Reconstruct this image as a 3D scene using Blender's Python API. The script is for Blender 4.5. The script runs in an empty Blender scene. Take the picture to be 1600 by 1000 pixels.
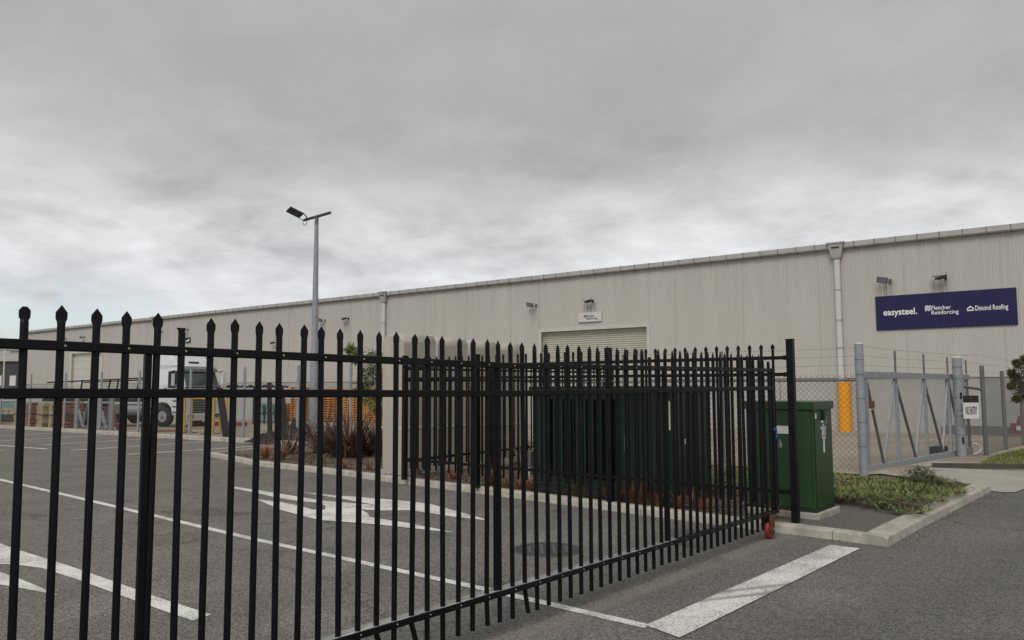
import bpy, bmesh, math, random
from mathutils import Vector, Matrix
random.seed(7)
R = math.radians
SC = bpy.context.scene
COL = SC.collection
# ------------------------------------------------------------------ camera, sky, sun, exposure
FPX = 1220.0
EYE = 1.62
PITCH = math.atan(100 / FPX)
ROLL = -0.004
cam = bpy.data.objects.new('camera', bpy.data.cameras.new('camera'))
COL.objects.link(cam)
cam.data.sensor_width = 36
cam.data.lens = 36 * FPX / 1600
cam.data.clip_end = 6000
cam.data.clip_start = 0.05
CM = Matrix.Rotation(math.pi / 2 + PITCH, 4, 'X') @ Matrix.Rotation(ROLL, 4, 'Z')
cam.matrix_world = Matrix.Translation((0, 0, EYE)) @ CM
SC.camera = cam
SUN_AZ, SUN_EL = 200.0, 48.0     # azimuth measured clockwise from +Y
w = bpy.data.worlds.new('World'); SC.world = w; w.use_nodes = True
nt = w.node_tree; nt.nodes.clear()
def N(t, kind, **kw):
    n = t.nodes.new(kind)
    for k, v in kw.items(): setattr(n, k, v)
    return n
def M2(t, op, a, b=None, c=None, clamp=False):
    n = t.nodes.new('ShaderNodeMath'); n.operation = op; n.use_clamp = clamp
    for i, v in enumerate((a, b, c)):
        if v is None: continue
        if isinstance(v, (int, float)): n.inputs[i].default_value = v
        else: t.links.new(v, n.inputs[i])
    return n.outputs[0]
def ramp(t, fac, stops, interp='EASE'):
    n = t.nodes.new('ShaderNodeValToRGB'); n.color_ramp.interpolation = interp
    e = n.color_ramp.elements
    while len(e) < len(stops): e.new(0.5)
    for i, (p, c) in enumerate(stops):
        e[i].position = p
        e[i].color = (c, c, c, 1) if isinstance(c, (int, float)) else (c[0], c[1], c[2], 1)
    if fac is not None: t.links.new(fac, n.inputs[0])
    return n.outputs[0]
def mixc(t, fac, a, b, mode='MIX'):
    n = t.nodes.new('ShaderNodeMix'); n.data_type = 'RGBA'; n.blend_type = mode
    for s, v in ((n.inputs[0], fac), (n.inputs[6], a), (n.inputs[7], b)):
        if isinstance(v, (int, float)): s.default_value = v
        elif isinstance(v, (tuple, list)): s.default_value = (v[0], v[1], v[2], 1)
        else: t.links.new(v, s)
    return n.outputs[2]
def noise(t, vec, scale, detail=4, rough=0.5, dist=0.0, dim='3D'):
    n = t.nodes.new('ShaderNodeTexNoise'); n.noise_dimensions = dim
    n.inputs['Scale'].default_value = scale; n.inputs['Detail'].default_value = detail
    n.inputs['Roughness'].default_value = rough; n.inputs['Distortion'].default_value = dist
    if vec is not None: t.links.new(vec, n.inputs['Vector'])
    return n.outputs['Fac']
sky = N(nt, 'ShaderNodeTexSky', sky_type='NISHITA', sun_disc=False)
sky.sun_elevation = R(SUN_EL); sky.sun_rotation = R(SUN_AZ)
tc = N(nt, 'ShaderNodeTexCoord'); sep = N(nt, 'ShaderNodeSeparateXYZ')
nt.links.new(tc.outputs['Generated'], sep.inputs[0])
dx, dy, dz = sep.outputs
zc = M2(nt, 'MAXIMUM', dz, 0.0)
den = M2(nt, 'ADD', zc, 0.24)
px = M2(nt, 'DIVIDE', dx, den); py = M2(nt, 'DIVIDE', dy, den)
cmb = N(nt, 'ShaderNodeCombineXYZ'); nt.links.new(px, cmb.inputs[0]); nt.links.new(py, cmb.inputs[1])
cmb.inputs[2].default_value = 5.2
cv = cmb.outputs[0]
big = noise(nt, cv, 0.75, 2, 0.45, 0.2)
mid = noise(nt, cv, 2.3, 6, 0.55, 0.25)
fine = noise(nt, cv, 6.5, 5, 0.6, 0.2)
low = ramp(nt, zc, [(0.0, 0.73), (0.12, 0.69), (0.20, 0.565), (0.30, 0.415), (0.42, 0.405), (1.0, 0.47)], 'EASE')
amp = ramp(nt, zc, [(0.0, 0.5), (0.10, 0.9), (0.19, 1.0), (0.27, 0.42), (0.36, 0.20), (1.0, 0.2)], 'EASE')
v1 = M2(nt, 'MULTIPLY', M2(nt, 'SUBTRACT', mid, 0.5), 0.72)
v2 = M2(nt, 'MULTIPLY', M2(nt, 'SUBTRACT', fine, 0.5), 0.34)
v3 = M2(nt, 'MULTIPLY', M2(nt, 'SUBTRACT', big, 0.5), 0.30)
vv = M2(nt, 'MULTIPLY', M2(nt, 'ADD', M2(nt, 'ADD', v1, v2), v3), amp)
val = M2(nt, 'MINIMUM', M2(nt, 'ADD', low, vv), 0.86)
tint = mixc(nt, ramp(nt, val, [(0.35, 0.0), (0.7, 1.0)]), (0.97, 0.992, 1.035), (0.985, 1.0, 1.03))
tint = mixc(nt, ramp(nt, zc, [(0.12, 0.0), (0.36, 1.0)]), tint, (1.005, 1.003, 0.992))
vm = N(nt, 'ShaderNodeVectorMath', operation='SCALE'); nt.links.new(tint, vm.inputs[0])
nt.links.new(M2(nt, 'MULTIPLY', val, 10.0), vm.inputs['Scale'])
# a thin break in the cloud low over the left horizon, where the blue sky shows
dl = M2(nt, 'ADD', M2(nt, 'MULTIPLY', dx, -0.60), M2(nt, 'MULTIPLY', dy, 0.80))
brk = M2(nt, 'MULTIPLY', ramp(nt, noise(nt, cv, 3.2, 4, 0.55, 0.3), [(0.38, 0.0), (0.52, 1.0)]), ramp(nt, zc, [(0.06, 1.0), (0.135, 0.0)]))
brk = M2(nt, 'MULTIPLY', brk, ramp(nt, dl, [(0.955, 0.0), (0.985, 0.9)]))
skc = N(nt, 'ShaderNodeVectorMath', operation='SCALE'); nt.links.new(sky.outputs[0], skc.inputs[0]); skc.inputs['Scale'].default_value = 1.0
skyc = mixc(nt, brk, vm.outputs[0], mixc(nt, 0.45, skc.outputs[0], (8.0, 8.7, 8.9)))
bg = N(nt, 'ShaderNodeBackground'); bg.inputs['Strength'].default_value = 0.1
nt.links.new(skyc, bg.inputs['Color'])
wo = N(nt, 'ShaderNodeOutputWorld'); nt.links.new(bg.outputs[0], wo.inputs['Surface'])
sl = bpy.data.lights.new('sun', 'SUN'); sl.energy = 1.5; sl.angle = R(28); sl.color = (1.0, 0.97, 0.92)
so = bpy.data.objects.new('sun', sl); COL.objects.link(so)
a, e = R(SUN_AZ), R(SUN_EL)
sd = Vector((math.sin(a) * math.cos(e), math.cos(a) * math.cos(e), math.sin(e)))
so.rotation_euler = sd.to_track_quat('Z', 'Y').to_euler()
SC.view_settings.view_transform = 'Standard'; SC.view_settings.look = 'None'
SC.view_settings.exposure = 0.12; SC.view_settings.gamma = 1.0
SC.view_settings.use_curve_mapping = False
SC.render.engine = 'CYCLES'

# ------------------------------------------------------------------ measuring helpers
def g(y):                                   # the site falls gently away from the road
    return -0.021 * min(max(y - 14.0, 0.0), 66.0)
def ray(x, y):
    return (CM.to_3x3() @ Vector(((x - 800) / FPX, (500 - y) / FPX, -1))).normalized()
def at(x, y, D):                            # point on the ray at depth D (metres along +Y)
    d = ray(x, y); return Vector((0, 0, EYE)) + d * (D / d.y)
def hx(x, D): return at(x, 600, D).x
def G(x, y, off=0.0):                       # point on the ground (raised by off)
    d = ray(x, y); D = 8.0
    for _ in range(60):
        D = (EYE - g(D) - off) / max(-d.z / d.y, 1e-4)
        D = min(D, 400)
    return Vector((d.x / d.y * D, D, g(D) + off))

# ------------------------------------------------------------------ materials
def material(name, col, rough=0.6, metal=0.0, var=0.0, vscale=3.0, bump=0.0, bscale=60.0, coord='Object', stretch=None, col2=None, spec=None, island=0.0, coat=0.0):
    m = bpy.data.materials.new(name); m.use_nodes = True
    t = m.node_tree; b = t.nodes['Principled BSDF']
    b.inputs['Roughness'].default_value = rough; b.inputs['Metallic'].default_value = metal
    if spec is not None: b.inputs['Specular IOR Level'].default_value = spec
    if coat: b.inputs['Coat Weight'].default_value = coat
    c = N(t, 'ShaderNodeTexCoord'); vec = c.outputs[coord] if coord != 'Position' else N(t, 'ShaderNodeNewGeometry').outputs['Position']
    if stretch:
        mp = N(t, 'ShaderNodeMapping'); mp.inputs['Scale'].default_value = stretch
        t.links.new(vec, mp.inputs['Vector']); vec = mp.outputs[0]
    out = None
    if var > 0 or col2:
        f = ramp(t, noise(t, vec, vscale, 6, 0.62), [(0.32, 0.0), (0.68, 1.0)], 'LINEAR')
        c2 = col2 or tuple(max(0, x * (1 - var)) for x in col)
        out = mixc(t, f, col, c2)
    if island > 0:
        gi = N(t, 'ShaderNodeNewGeometry').outputs['Random Per Island']
        s = M2(t, 'ADD', M2(t, 'MULTIPLY', gi, 2 * island), 1 - island)
        v = N(t, 'ShaderNodeVectorMath', operation='SCALE')
        if out is not None: t.links.new(out, v.inputs[0])
        else: v.inputs[0].default_value = col[:3]
        t.links.new(s, v.inputs['Scale']); out = v.outputs[0]
    if out is not None: t.links.new(out, b.inputs['Base Color'])
    else: b.inputs['Base Color'].default_value = (*col, 1)
    if bump > 0:
        bn = N(t, 'ShaderNodeBump'); bn.inputs['Strength'].default_value = bump; bn.inputs['Distance'].default_value = 0.01
        t.links.new(noise(t, vec, bscale, 4, 0.6), bn.inputs['Height']); t.links.new(bn.outputs[0], b.inputs['Normal'])
    return m
MT = {}
MT['black'] = material('black_powder_coat', (0.0045, 0.0045, 0.006), 0.36, var=0.35, vscale=7, bump=0.05, bscale=300, col2=(0.008, 0.0075, 0.010), spec=0.18)
MT['black_dull'] = material('black_dull_steel', (0.010, 0.010, 0.011), 0.6, var=0.3)
MT['galv'] = material('galvanised_steel', (0.37, 0.39, 0.415), 0.5, 0.25, var=0.3, vscale=9, col2=(0.27, 0.29, 0.325), bump=0.08, bscale=120)
MT['galv_dark'] = material('weathered_galvanised_steel', (0.19, 0.19, 0.19), 0.6, 0.2, var=0.3, vscale=9)
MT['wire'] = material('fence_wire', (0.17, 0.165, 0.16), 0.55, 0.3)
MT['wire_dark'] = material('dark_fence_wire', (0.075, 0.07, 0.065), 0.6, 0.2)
MT['clad'] = None
MT['concrete'] = material('precast_concrete', (0.46, 0.455, 0.435), 0.85, var=0.2, vscale=1.4, bump=0.2, bscale=40, col2=(0.38, 0.375, 0.355))
MT['kerb'] = material('kerb_concrete', (0.52, 0.485, 0.42), 0.88, var=0.3, vscale=5.5, bump=0.6, bscale=70, col2=(0.30, 0.275, 0.23), coord='Position')
MT['apron'] = material('apron_concrete', (0.40, 0.375, 0.33), 0.9, var=0.3, vscale=1.1, bump=0.3, bscale=60, col2=(0.30, 0.28, 0.24), coord='Position')
MT['paint'] = None
MT['white'] = material('white_paint', (0.75, 0.75, 0.73), 0.45, var=0.08)
MT['offwhite'] = material('off_white_steel', (0.62, 0.615, 0.59), 0.5, var=0.12, vscale=2)
MT['gutter'] = material('gutter_steel', (0.46, 0.45, 0.43), 0.5, var=0.22, vscale=1.5)
MT['trim'] = material('cream_trim', (0.58, 0.555, 0.50), 0.5, var=0.1)
MT['door'] = material('roller_door_steel', (0.52, 0.50, 0.43), 0.5, var=0.15, vscale=3)
MT['yellow'] = material('yellow_guard_plastic', (0.86, 0.36, 0.015), 0.45, var=0.12, vscale=5)
MT['yellow_steel'] = material('yellow_painted_steel', (0.62, 0.40, 0.08), 0.5, var=0.3, vscale=4)
MT['navy'] = material('navy_sign_face', (0.017, 0.015, 0.080), 0.4, var=0.2, vscale=1.5, spec=0.35)
MT['signtext'] = material('white_lettering', (0.85, 0.85, 0.85), 0.5)
MT['blacktext'] = material('black_lettering', (0.02, 0.02, 0.02), 0.5)
MT['grey'] = material('grey_plastic', (0.16, 0.16, 0.16), 0.5, var=0.2)
MT['green'] = material('green_cabinet_paint', (0.012, 0.050, 0.013), 0.36, var=0.3, vscale=2.5, col2=(0.020, 0.064, 0.017), bump=0.03, bscale=20)
MT['dkgreen'] = material('dark_green_paint', (0.009, 0.026, 0.016), 0.45, var=0.3, vscale=2)
MT['beige'] = material('beige_tank_plastic', (0.47, 0.435, 0.36), 0.5, var=0.12, vscale=1.2)
MT['joint'] = material('grey_tank_joint', (0.60, 0.60, 0.58), 0.5)
MT['red'] = material('red_wheel_plastic', (0.30, 0.022, 0.018), 0.5, var=0.5, vscale=20)
MT['redsteel'] = material('red_oxide_steel', (0.26, 0.05, 0.035), 0.6, var=0.3)
MT['steel'] = material('bare_steel', (0.45, 0.42, 0.37), 0.4, 0.7, var=0.3)
MT['rust'] = material('rusty_steel', (0.16, 0.07, 0.035), 0.8, var=0.4, vscale=12)
MT['blue'] = material('blue_plastic', (0.03, 0.10, 0.42), 0.4, var=0.2)
MT['rubber'] = material('tyre_rubber', (0.017, 0.017, 0.018), 0.8, var=0.3)
MT['glass'] = material('dark_glass', (0.05, 0.085, 0.085), 0.08, var=0.3, vscale=1, spec=0.8)
MT['cab'] = material('white_cab_paint', (0.74, 0.76, 0.77), 0.25, var=0.06, coat=0.4)
MT['pallet'] = material('orange_pallet_timber', (0.70, 0.32, 0.085), 0.8, var=0.35, vscale=6, island=0.22, stretch=(1, 6, 6))
MT['timber'] = material('grey_weathered_timber', (0.10, 0.085, 0.065), 0.9, var=0.4, vscale=5, bump=0.4, bscale=50, stretch=(1, 1, 1))
MT['cream'] = material('cream_sawn_stone', (0.52, 0.43, 0.25), 0.85, var=0.25, vscale=3, island=0.12)
MT['brick'] = material('red_clay_brick', (0.30, 0.125, 0.08), 0.9, var=0.3, vscale=4, island=0.45, col2=(0.42, 0.22, 0.15))
MT['mulch'] = None
MT['net'] = material('black_shade_net', (0.016, 0.016, 0.017), 0.8, var=0.4, vscale=30, bump=0.8, bscale=60)
MT['teal'] = material('pale_teal_paint', (0.26, 0.42, 0.42), 0.5, var=0.2)
MT['charcoal'] = material('charcoal_cladding', (0.065, 0.067, 0.075), 0.6, var=0.2)
MT['tussock'] = material('orange_sedge_blades', (0.30, 0.115, 0.050), 0.8, island=0.55)
MT['tussock_pale'] = material('straw_sedge_blades', (0.26, 0.17, 0.095), 0.8, island=0.55)
MT['flax'] = material('bronze_flax_leaves', (0.135, 0.075, 0.050), 0.45, island=0.65)
MT['leaf'] = material('green_willow_leaves', (0.10, 0.15, 0.035), 0.55, island=0.5)
MT['leaf_bronze'] = material('bronze_green_leaves', (0.080, 0.058, 0.022), 0.6, island=0.65)
MT['bark'] = material('tree_bark', (0.10, 0.08, 0.06), 0.9, var=0.4, vscale=12, bump=0.5)
MT['juniper'] = material('juniper_foliage', (0.24, 0.27, 0.085), 0.75, island=0.55, var=0.4, vscale=2.6, col2=(0.085, 0.12, 0.04), coord='Position')
MT['juniper_dark'] = material('dark_juniper_foliage', (0.060, 0.070, 0.020), 0.75, island=0.5)
MT['grass'] = material('verge_grass', (0.22, 0.23, 0.045), 0.85, island=0.45)
MT['stone'] = material('loose_stone', (0.17, 0.155, 0.135), 0.9, island=0.5)
MT['shadowgap'] = material('dark_recess', (0.02, 0.02, 0.02), 0.9)

def asphalt_material():
    m = bpy.data.materials.new('worn_asphalt'); m.use_nodes = True
    t = m.node_tree; b = t.nodes['Principled BSDF']; b.inputs['Roughness'].default_value = 0.9
    b.inputs['Specular IOR Level'].default_value = 0.25
    p = N(t, 'ShaderNodeNewGeometry').outputs['Position']
    vo = N(t, 'ShaderNodeTexVoronoi'); vo.inputs['Scale'].default_value = 105; t.links.new(p, vo.inputs['Vector'])
    sp = N(t, 'ShaderNodeSeparateColor'); t.links.new(vo.outputs['Color'], sp.inputs[0])
    fineg = noise(t, p, 230, 3, 0.7)
    grain = M2(t, 'ADD', M2(t, 'MULTIPLY', sp.outputs[0], 0.6), M2(t, 'MULTIPLY', fineg, 0.4))
    col = ramp(t, grain, [(0.18, (0.055, 0.053, 0.049)), (0.42, (0.145, 0.138, 0.127)), (0.66, (0.210, 0.199, 0.182)), (0.92, (0.36, 0.342, 0.312))], 'LINEAR')
    patch = noise(t, p, 0.35, 5, 0.6, 0.4); patch2 = noise(t, p, 2.1, 5, 0.6)
    k = M2(t, 'ADD', M2(t, 'MULTIPLY', patch, 0.55), M2(t, 'MULTIPLY', patch2, 0.35))
    k = M2(t, 'ADD', k, 0.58)
    # the strip where the gate's castor rolls, worn pale and dusty, runs parallel to the gate
    sx = N(t, 'ShaderNodeSeparateXYZ'); t.links.new(p, sx.inputs[0])
    gx, gy = GATE_D.x, GATE_D.y
    s = M2(t, 'ADD', M2(t, 'MULTIPLY', M2(t, 'SUBTRACT', sx.outputs[0], GATE_E.x), gy), M2(t, 'MULTIPLY', M2(t, 'SUBTRACT', sx.outputs[1], GATE_E.y), -gx))
    along = M2(t, 'ADD', M2(t, 'MULTIPLY', sx.outputs[0], gx), M2(t, 'MULTIPLY', sx.outputs[1], gy))
    s2 = M2(t, 'ADD', s, M2(t, 'MULTIPLY', M2(t, 'SUBTRACT', noise(t, p, 1.3, 2), 0.5), 0.10))
    band = M2(t, 'SUBTRACT', 1.0, M2(t, 'DIVIDE', M2(t, 'ABSOLUTE', M2(t, 'SUBTRACT', s2, 0.10)), 0.085), clamp=True)
    band2 = M2(t, 'SUBTRACT', 1.0, M2(t, 'DIVIDE', M2(t, 'ABSOLUTE', M2(t, 'SUBTRACT', s2, 0.0)), 0.35), clamp=True)
    lim = ramp(t, M2(t, 'DIVIDE', along, 12), [(0.0, 1.0), (0.70, 1.0), (0.78, 0.0)])
    band = M2(t, 'MULTIPLY', M2(t, 'ADD', M2(t, 'MULTIPLY', band, 0.50), M2(t, 'MULTIPLY', band2, 0.14)), lim)
    band = M2(t, 'MULTIPLY', band, M2(t, 'ADD', noise(t, p, 14, 3), 0.35))
    # road side of the gate is younger, darker seal
    road = ramp(t, M2(t, 'ADD', M2(t, 'MULTIPLY', M2(t, 'SUBTRACT', s, 0.5), 0.3), 0.1), [(0.0, 1.0), (0.6, 0.80)])
    k = M2(t, 'MULTIPLY', k, road)
    # faint tyre tracks across the car park
    wv = N(t, 'ShaderNodeTexWave', wave_type='BANDS'); wv.inputs['Scale'].default_value = 0.22; wv.inputs['Distortion'].default_value = 5; wv.inputs['Detail'].default_value = 3
    mp = N(t, 'ShaderNodeMapping'); mp.inputs['Rotation'].default_value = (0, 0, R(52)); t.links.new(p, mp.inputs['Vector']); t.links.new(mp.outputs[0], wv.inputs['Vector'])
    k = M2(t, 'MULTIPLY', k, M2(t, 'ADD', 0.92, M2(t, 'MULTIPLY', wv.outputs['Fac'], 0.10)))
    # seal joints, hairline cracks and oil spots
    cr = N(t, 'ShaderNodeTexVoronoi', feature='DISTANCE_TO_EDGE'); cr.inputs['Scale'].default_value = 0.16
    wp = N(t, 'ShaderNodeVectorMath', operation='ADD'); t.links.new(p, wp.inputs[0])
    nz = N(t, 'ShaderNodeTexNoise'); nz.inputs['Scale'].default_value = 1.4; nz.inputs['Detail'].default_value = 5; t.links.new(p, nz.inputs['Vector']); t.links.new(nz.outputs['Color'], wp.inputs[1]); t.links.new(wp.outputs[0], cr.inputs['Vector'])
    crack = ramp(t, cr.outputs['Distance'], [(0.0, 0.62), (0.0032, 1.0)], 'LINEAR')
    oil = ramp(t, noise(t, p, 0.9, 3, 0.5, 0.8), [(0.27, 0.66), (0.36, 1.0)])
    pale = ramp(t, noise(t, p, 0.55, 6, 0.7, 0.6), [(0.52, 1.0), (0.72, 1.22)])
    k = M2(t, 'MULTIPLY', M2(t, 'MULTIPLY', M2(t, 'MULTIPLY', k, crack), oil), pale)
    v = N(t, 'ShaderNodeVectorMath', operation='SCALE'); t.links.new(col, v.inputs[0]); t.links.new(k, v.inputs['Scale'])
    out = mixc(t, band, v.outputs[0], (0.25, 0.22, 0.18))
    t.links.new(out, b.inputs['Base Color'])
    bn = N(t, 'ShaderNodeBump'); bn.inputs['Strength'].default_value = 0.7; bn.inputs['Distance'].default_value = 0.004
    t.links.new(grain, bn.inputs['Height']); t.links.new(bn.outputs[0], b.inputs['Normal'])
    return m
def paint_material(name, wear, scuffs=False):
    m = bpy.data.materials.new(name); m.use_nodes = True
    t = m.node_tree; b = t.nodes['Principled BSDF']; b.inputs['Roughness'].default_value = 0.7
    p = N(t, 'ShaderNodeNewGeometry').outputs['Position']
    n1 = noise(t, p, 60, 5, 0.75); n2 = noise(t, p, 2.2, 4, 0.6)
    f = ramp(t, M2(t, 'ADD', M2(t, 'MULTIPLY', n1, 0.65), M2(t, 'MULTIPLY', n2, 0.35)), [(0.50 - wear, 0.0), (0.62 - wear, 1.0)], 'LINEAR')
    f = M2(t, 'SUBTRACT', 1.0, f)
    f = M2(t, 'MULTIPLY', f, 0.8)
    base = mixc(t, n2, (0.86, 0.85, 0.81), (0.72, 0.71, 0.67))
    if scuffs:
        mp = N(t, 'ShaderNodeMapping'); t.links.new(p, mp.inputs['Vector']); mp.inputs['Rotation'].default_value = (0, 0, R(-20))
        sx = N(t, 'ShaderNodeSeparateXYZ'); t.links.new(mp.outputs[0], sx.inputs[0])
        a = G(1147, 928); import mathutils
        rot = Matrix.Rotation(R(-20), 3, 'Z'); q0 = (rot @ G(1150, 934)).y; q1 = (rot @ G(1165, 922)).y
        for q in (q0, q1):
            sbd = M2(t, 'SUBTRACT', 1.0, M2(t, 'DIVIDE', M2(t, 'ABSOLUTE', M2(t, 'SUBTRACT', sx.outputs[1], q)), 0.05), clamp=True)
            sbd = M2(t, 'MULTIPLY', sbd, M2(t, 'ADD', n1, 0.25), clamp=True)
            base = mixc(t, sbd, base, (0.16, 0.16, 0.15))
    out = mixc(t, f, base, (0.20, 0.19, 0.175))
    t.links.new(out, b.inputs['Base Color'])
    bn = N(t, 'ShaderNodeBump'); bn.inputs['Strength'].default_value = 0.4; bn.inputs['Distance'].default_value = 0.003
    t.links.new(n1, bn.inputs['Height']); t.links.new(bn.outputs[0], b.inputs['Normal'])
    return m
def mp3(t, c):
    m_ = N(t, 'ShaderNodeMapping'); m_.inputs['Scale'].default_value = (13, 0, 0.35); t.links.new(c, m_.inputs['Vector']); return m_.outputs[0]
def cladding_material():
    m = bpy.data.materials.new('cream_corrugated_steel'); m.use_nodes = True
    t = m.node_tree; b = t.nodes['Principled BSDF']; b.inputs['Roughness'].default_value = 0.5
    c = N(t, 'ShaderNodeTexCoord').outputs['Object']
    mp = N(t, 'ShaderNodeMapping'); mp.inputs['Scale'].default_value = (4.5, 1, 0.22); t.links.new(c, mp.inputs['Vector'])
    st = noise(t, mp.outputs[0], 1.0, 6, 0.7)
    mp2 = N(t, 'ShaderNodeMapping'); mp2.inputs['Scale'].default_value = (1.1, 0, 0.02); t.links.new(c, mp2.inputs['Vector'])
    sheet = noise(t, mp2.outputs[0], 1.0, 1, 0.5)
    sx = N(t, 'ShaderNodeSeparateXYZ'); t.links.new(c, sx.inputs[0])
    top = M2(t, 'DIVIDE', M2(t, 'SUBTRACT', sx.outputs[2], 4.8), 2.3, clamp=True)      # grime washed down from the gutter
    f = M2(t, 'MULTIPLY', ramp(t, st, [(0.42, 0.0), (0.72, 1.0)], 'LINEAR'), M2(t, 'ADD', 0.03, M2(t, 'MULTIPLY', top, 0.30)))
    base = mixc(t, ramp(t, sheet, [(0.4, 0.0), (0.6, 1.0)]), (0.510, 0.494, 0.454), (0.526, 0.510, 0.470))
    colr = mixc(t, f, base, (0.24, 0.23, 0.20))
    sn = noise(t, mp3(t, c), 1.0, 4, 0.7)
    for (x_, y_, w_, l_) in ((1470, 438, 0.42, 1.1), (1382, 444, 0.45, 1.3), (922, 475, 0.45, 1.2), (833, 483, 0.3, 1.0), (542, 501, 0.4, 1.0), (505, 505, 0.4, 1.0)):
        uu, zz_ = W(x_, y_)
        a1 = M2(t, 'SUBTRACT', 1.0, M2(t, 'DIVIDE', M2(t, 'ABSOLUTE', M2(t, 'SUBTRACT', sx.outputs[0], uu)), w_), clamp=True)
        a2 = M2(t, 'SUBTRACT', 1.0, M2(t, 'DIVIDE', M2(t, 'SUBTRACT', zz_, sx.outputs[2]), l_), clamp=True)
        a3 = M2(t, 'LESS_THAN', sx.outputs[2], zz_ + 0.05)
        m1 = M2(t, 'MULTIPLY', M2(t, 'MULTIPLY', M2(t, 'POWER', a1, 0.5), a2), a3)
        m1 = M2(t, 'MULTIPLY', m1, ramp(t, sn, [(0.40, 0.0), (0.62, 0.8)], 'LINEAR'))
        colr = mixc(t, m1, colr, (0.10, 0.10, 0.09))
    t.links.new(colr, b.inputs['Base Color'])
    return m
def mulch_material():
    m = bpy.data.materials.new('bark_mulch'); m.use_nodes = True
    t = m.node_tree; b = t.nodes['Principled BSDF']; b.inputs['Roughness'].default_value = 0.95
    p = N(t, 'ShaderNodeNewGeometry').outputs['Position']
    vo = N(t, 'ShaderNodeTexVoronoi'); vo.inputs['Scale'].default_value = 28; t.links.new(p, vo.inputs['Vector'])
    sp = N(t, 'ShaderNodeSeparateColor'); t.links.new(vo.outputs['Color'], sp.inputs[0])
    col = ramp(t, sp.outputs[1], [(0.0, (0.045, 0.032, 0.022)), (0.5, (0.11, 0.08, 0.055)), (0.85, (0.19, 0.15, 0.11)), (1.0, (0.30, 0.26, 0.2))], 'LINEAR')
    t.links.new(col, b.inputs['Base Color'])
    bn = N(t, 'ShaderNodeBump'); bn.inputs['Strength'].default_value = 1.0; bn.inputs['Distance'].default_value = 0.03
    t.links.new(sp.outputs[0], bn.inputs['Height']); t.links.new(bn.outputs[0], b.inputs['Normal'])
    return m
def yard_material():
    m = bpy.data.materials.new('dusty_yard_hardstand'); m.use_nodes = True
    t = m.node_tree; b = t.nodes['Principled BSDF']; b.inputs['Roughness'].default_value = 0.95
    p = N(t, 'ShaderNodeNewGeometry').outputs['Position']
    a1 = noise(t, p, 0.25, 6, 0.6, 0.5); a2 = noise(t, p, 9, 5, 0.7)
    f = M2(t, 'ADD', M2(t, 'MULTIPLY', a1, 0.7), M2(t, 'MULTIPLY', a2, 0.3))
    t.links.new(ramp(t, f, [(0.35, (0.17, 0.14, 0.105)), (0.5, (0.30, 0.255, 0.195)), (0.65, (0.36, 0.32, 0.255))], 'LINEAR'), b.inputs['Base Color'])
    bn = N(t, 'ShaderNodeBump'); bn.inputs['Strength'].default_value = 0.5; bn.inputs['Distance'].default_value = 0.01
    t.links.new(a2, bn.inputs['Height']); t.links.new(bn.outputs[0], b.inputs['Normal'])
    return m

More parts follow.
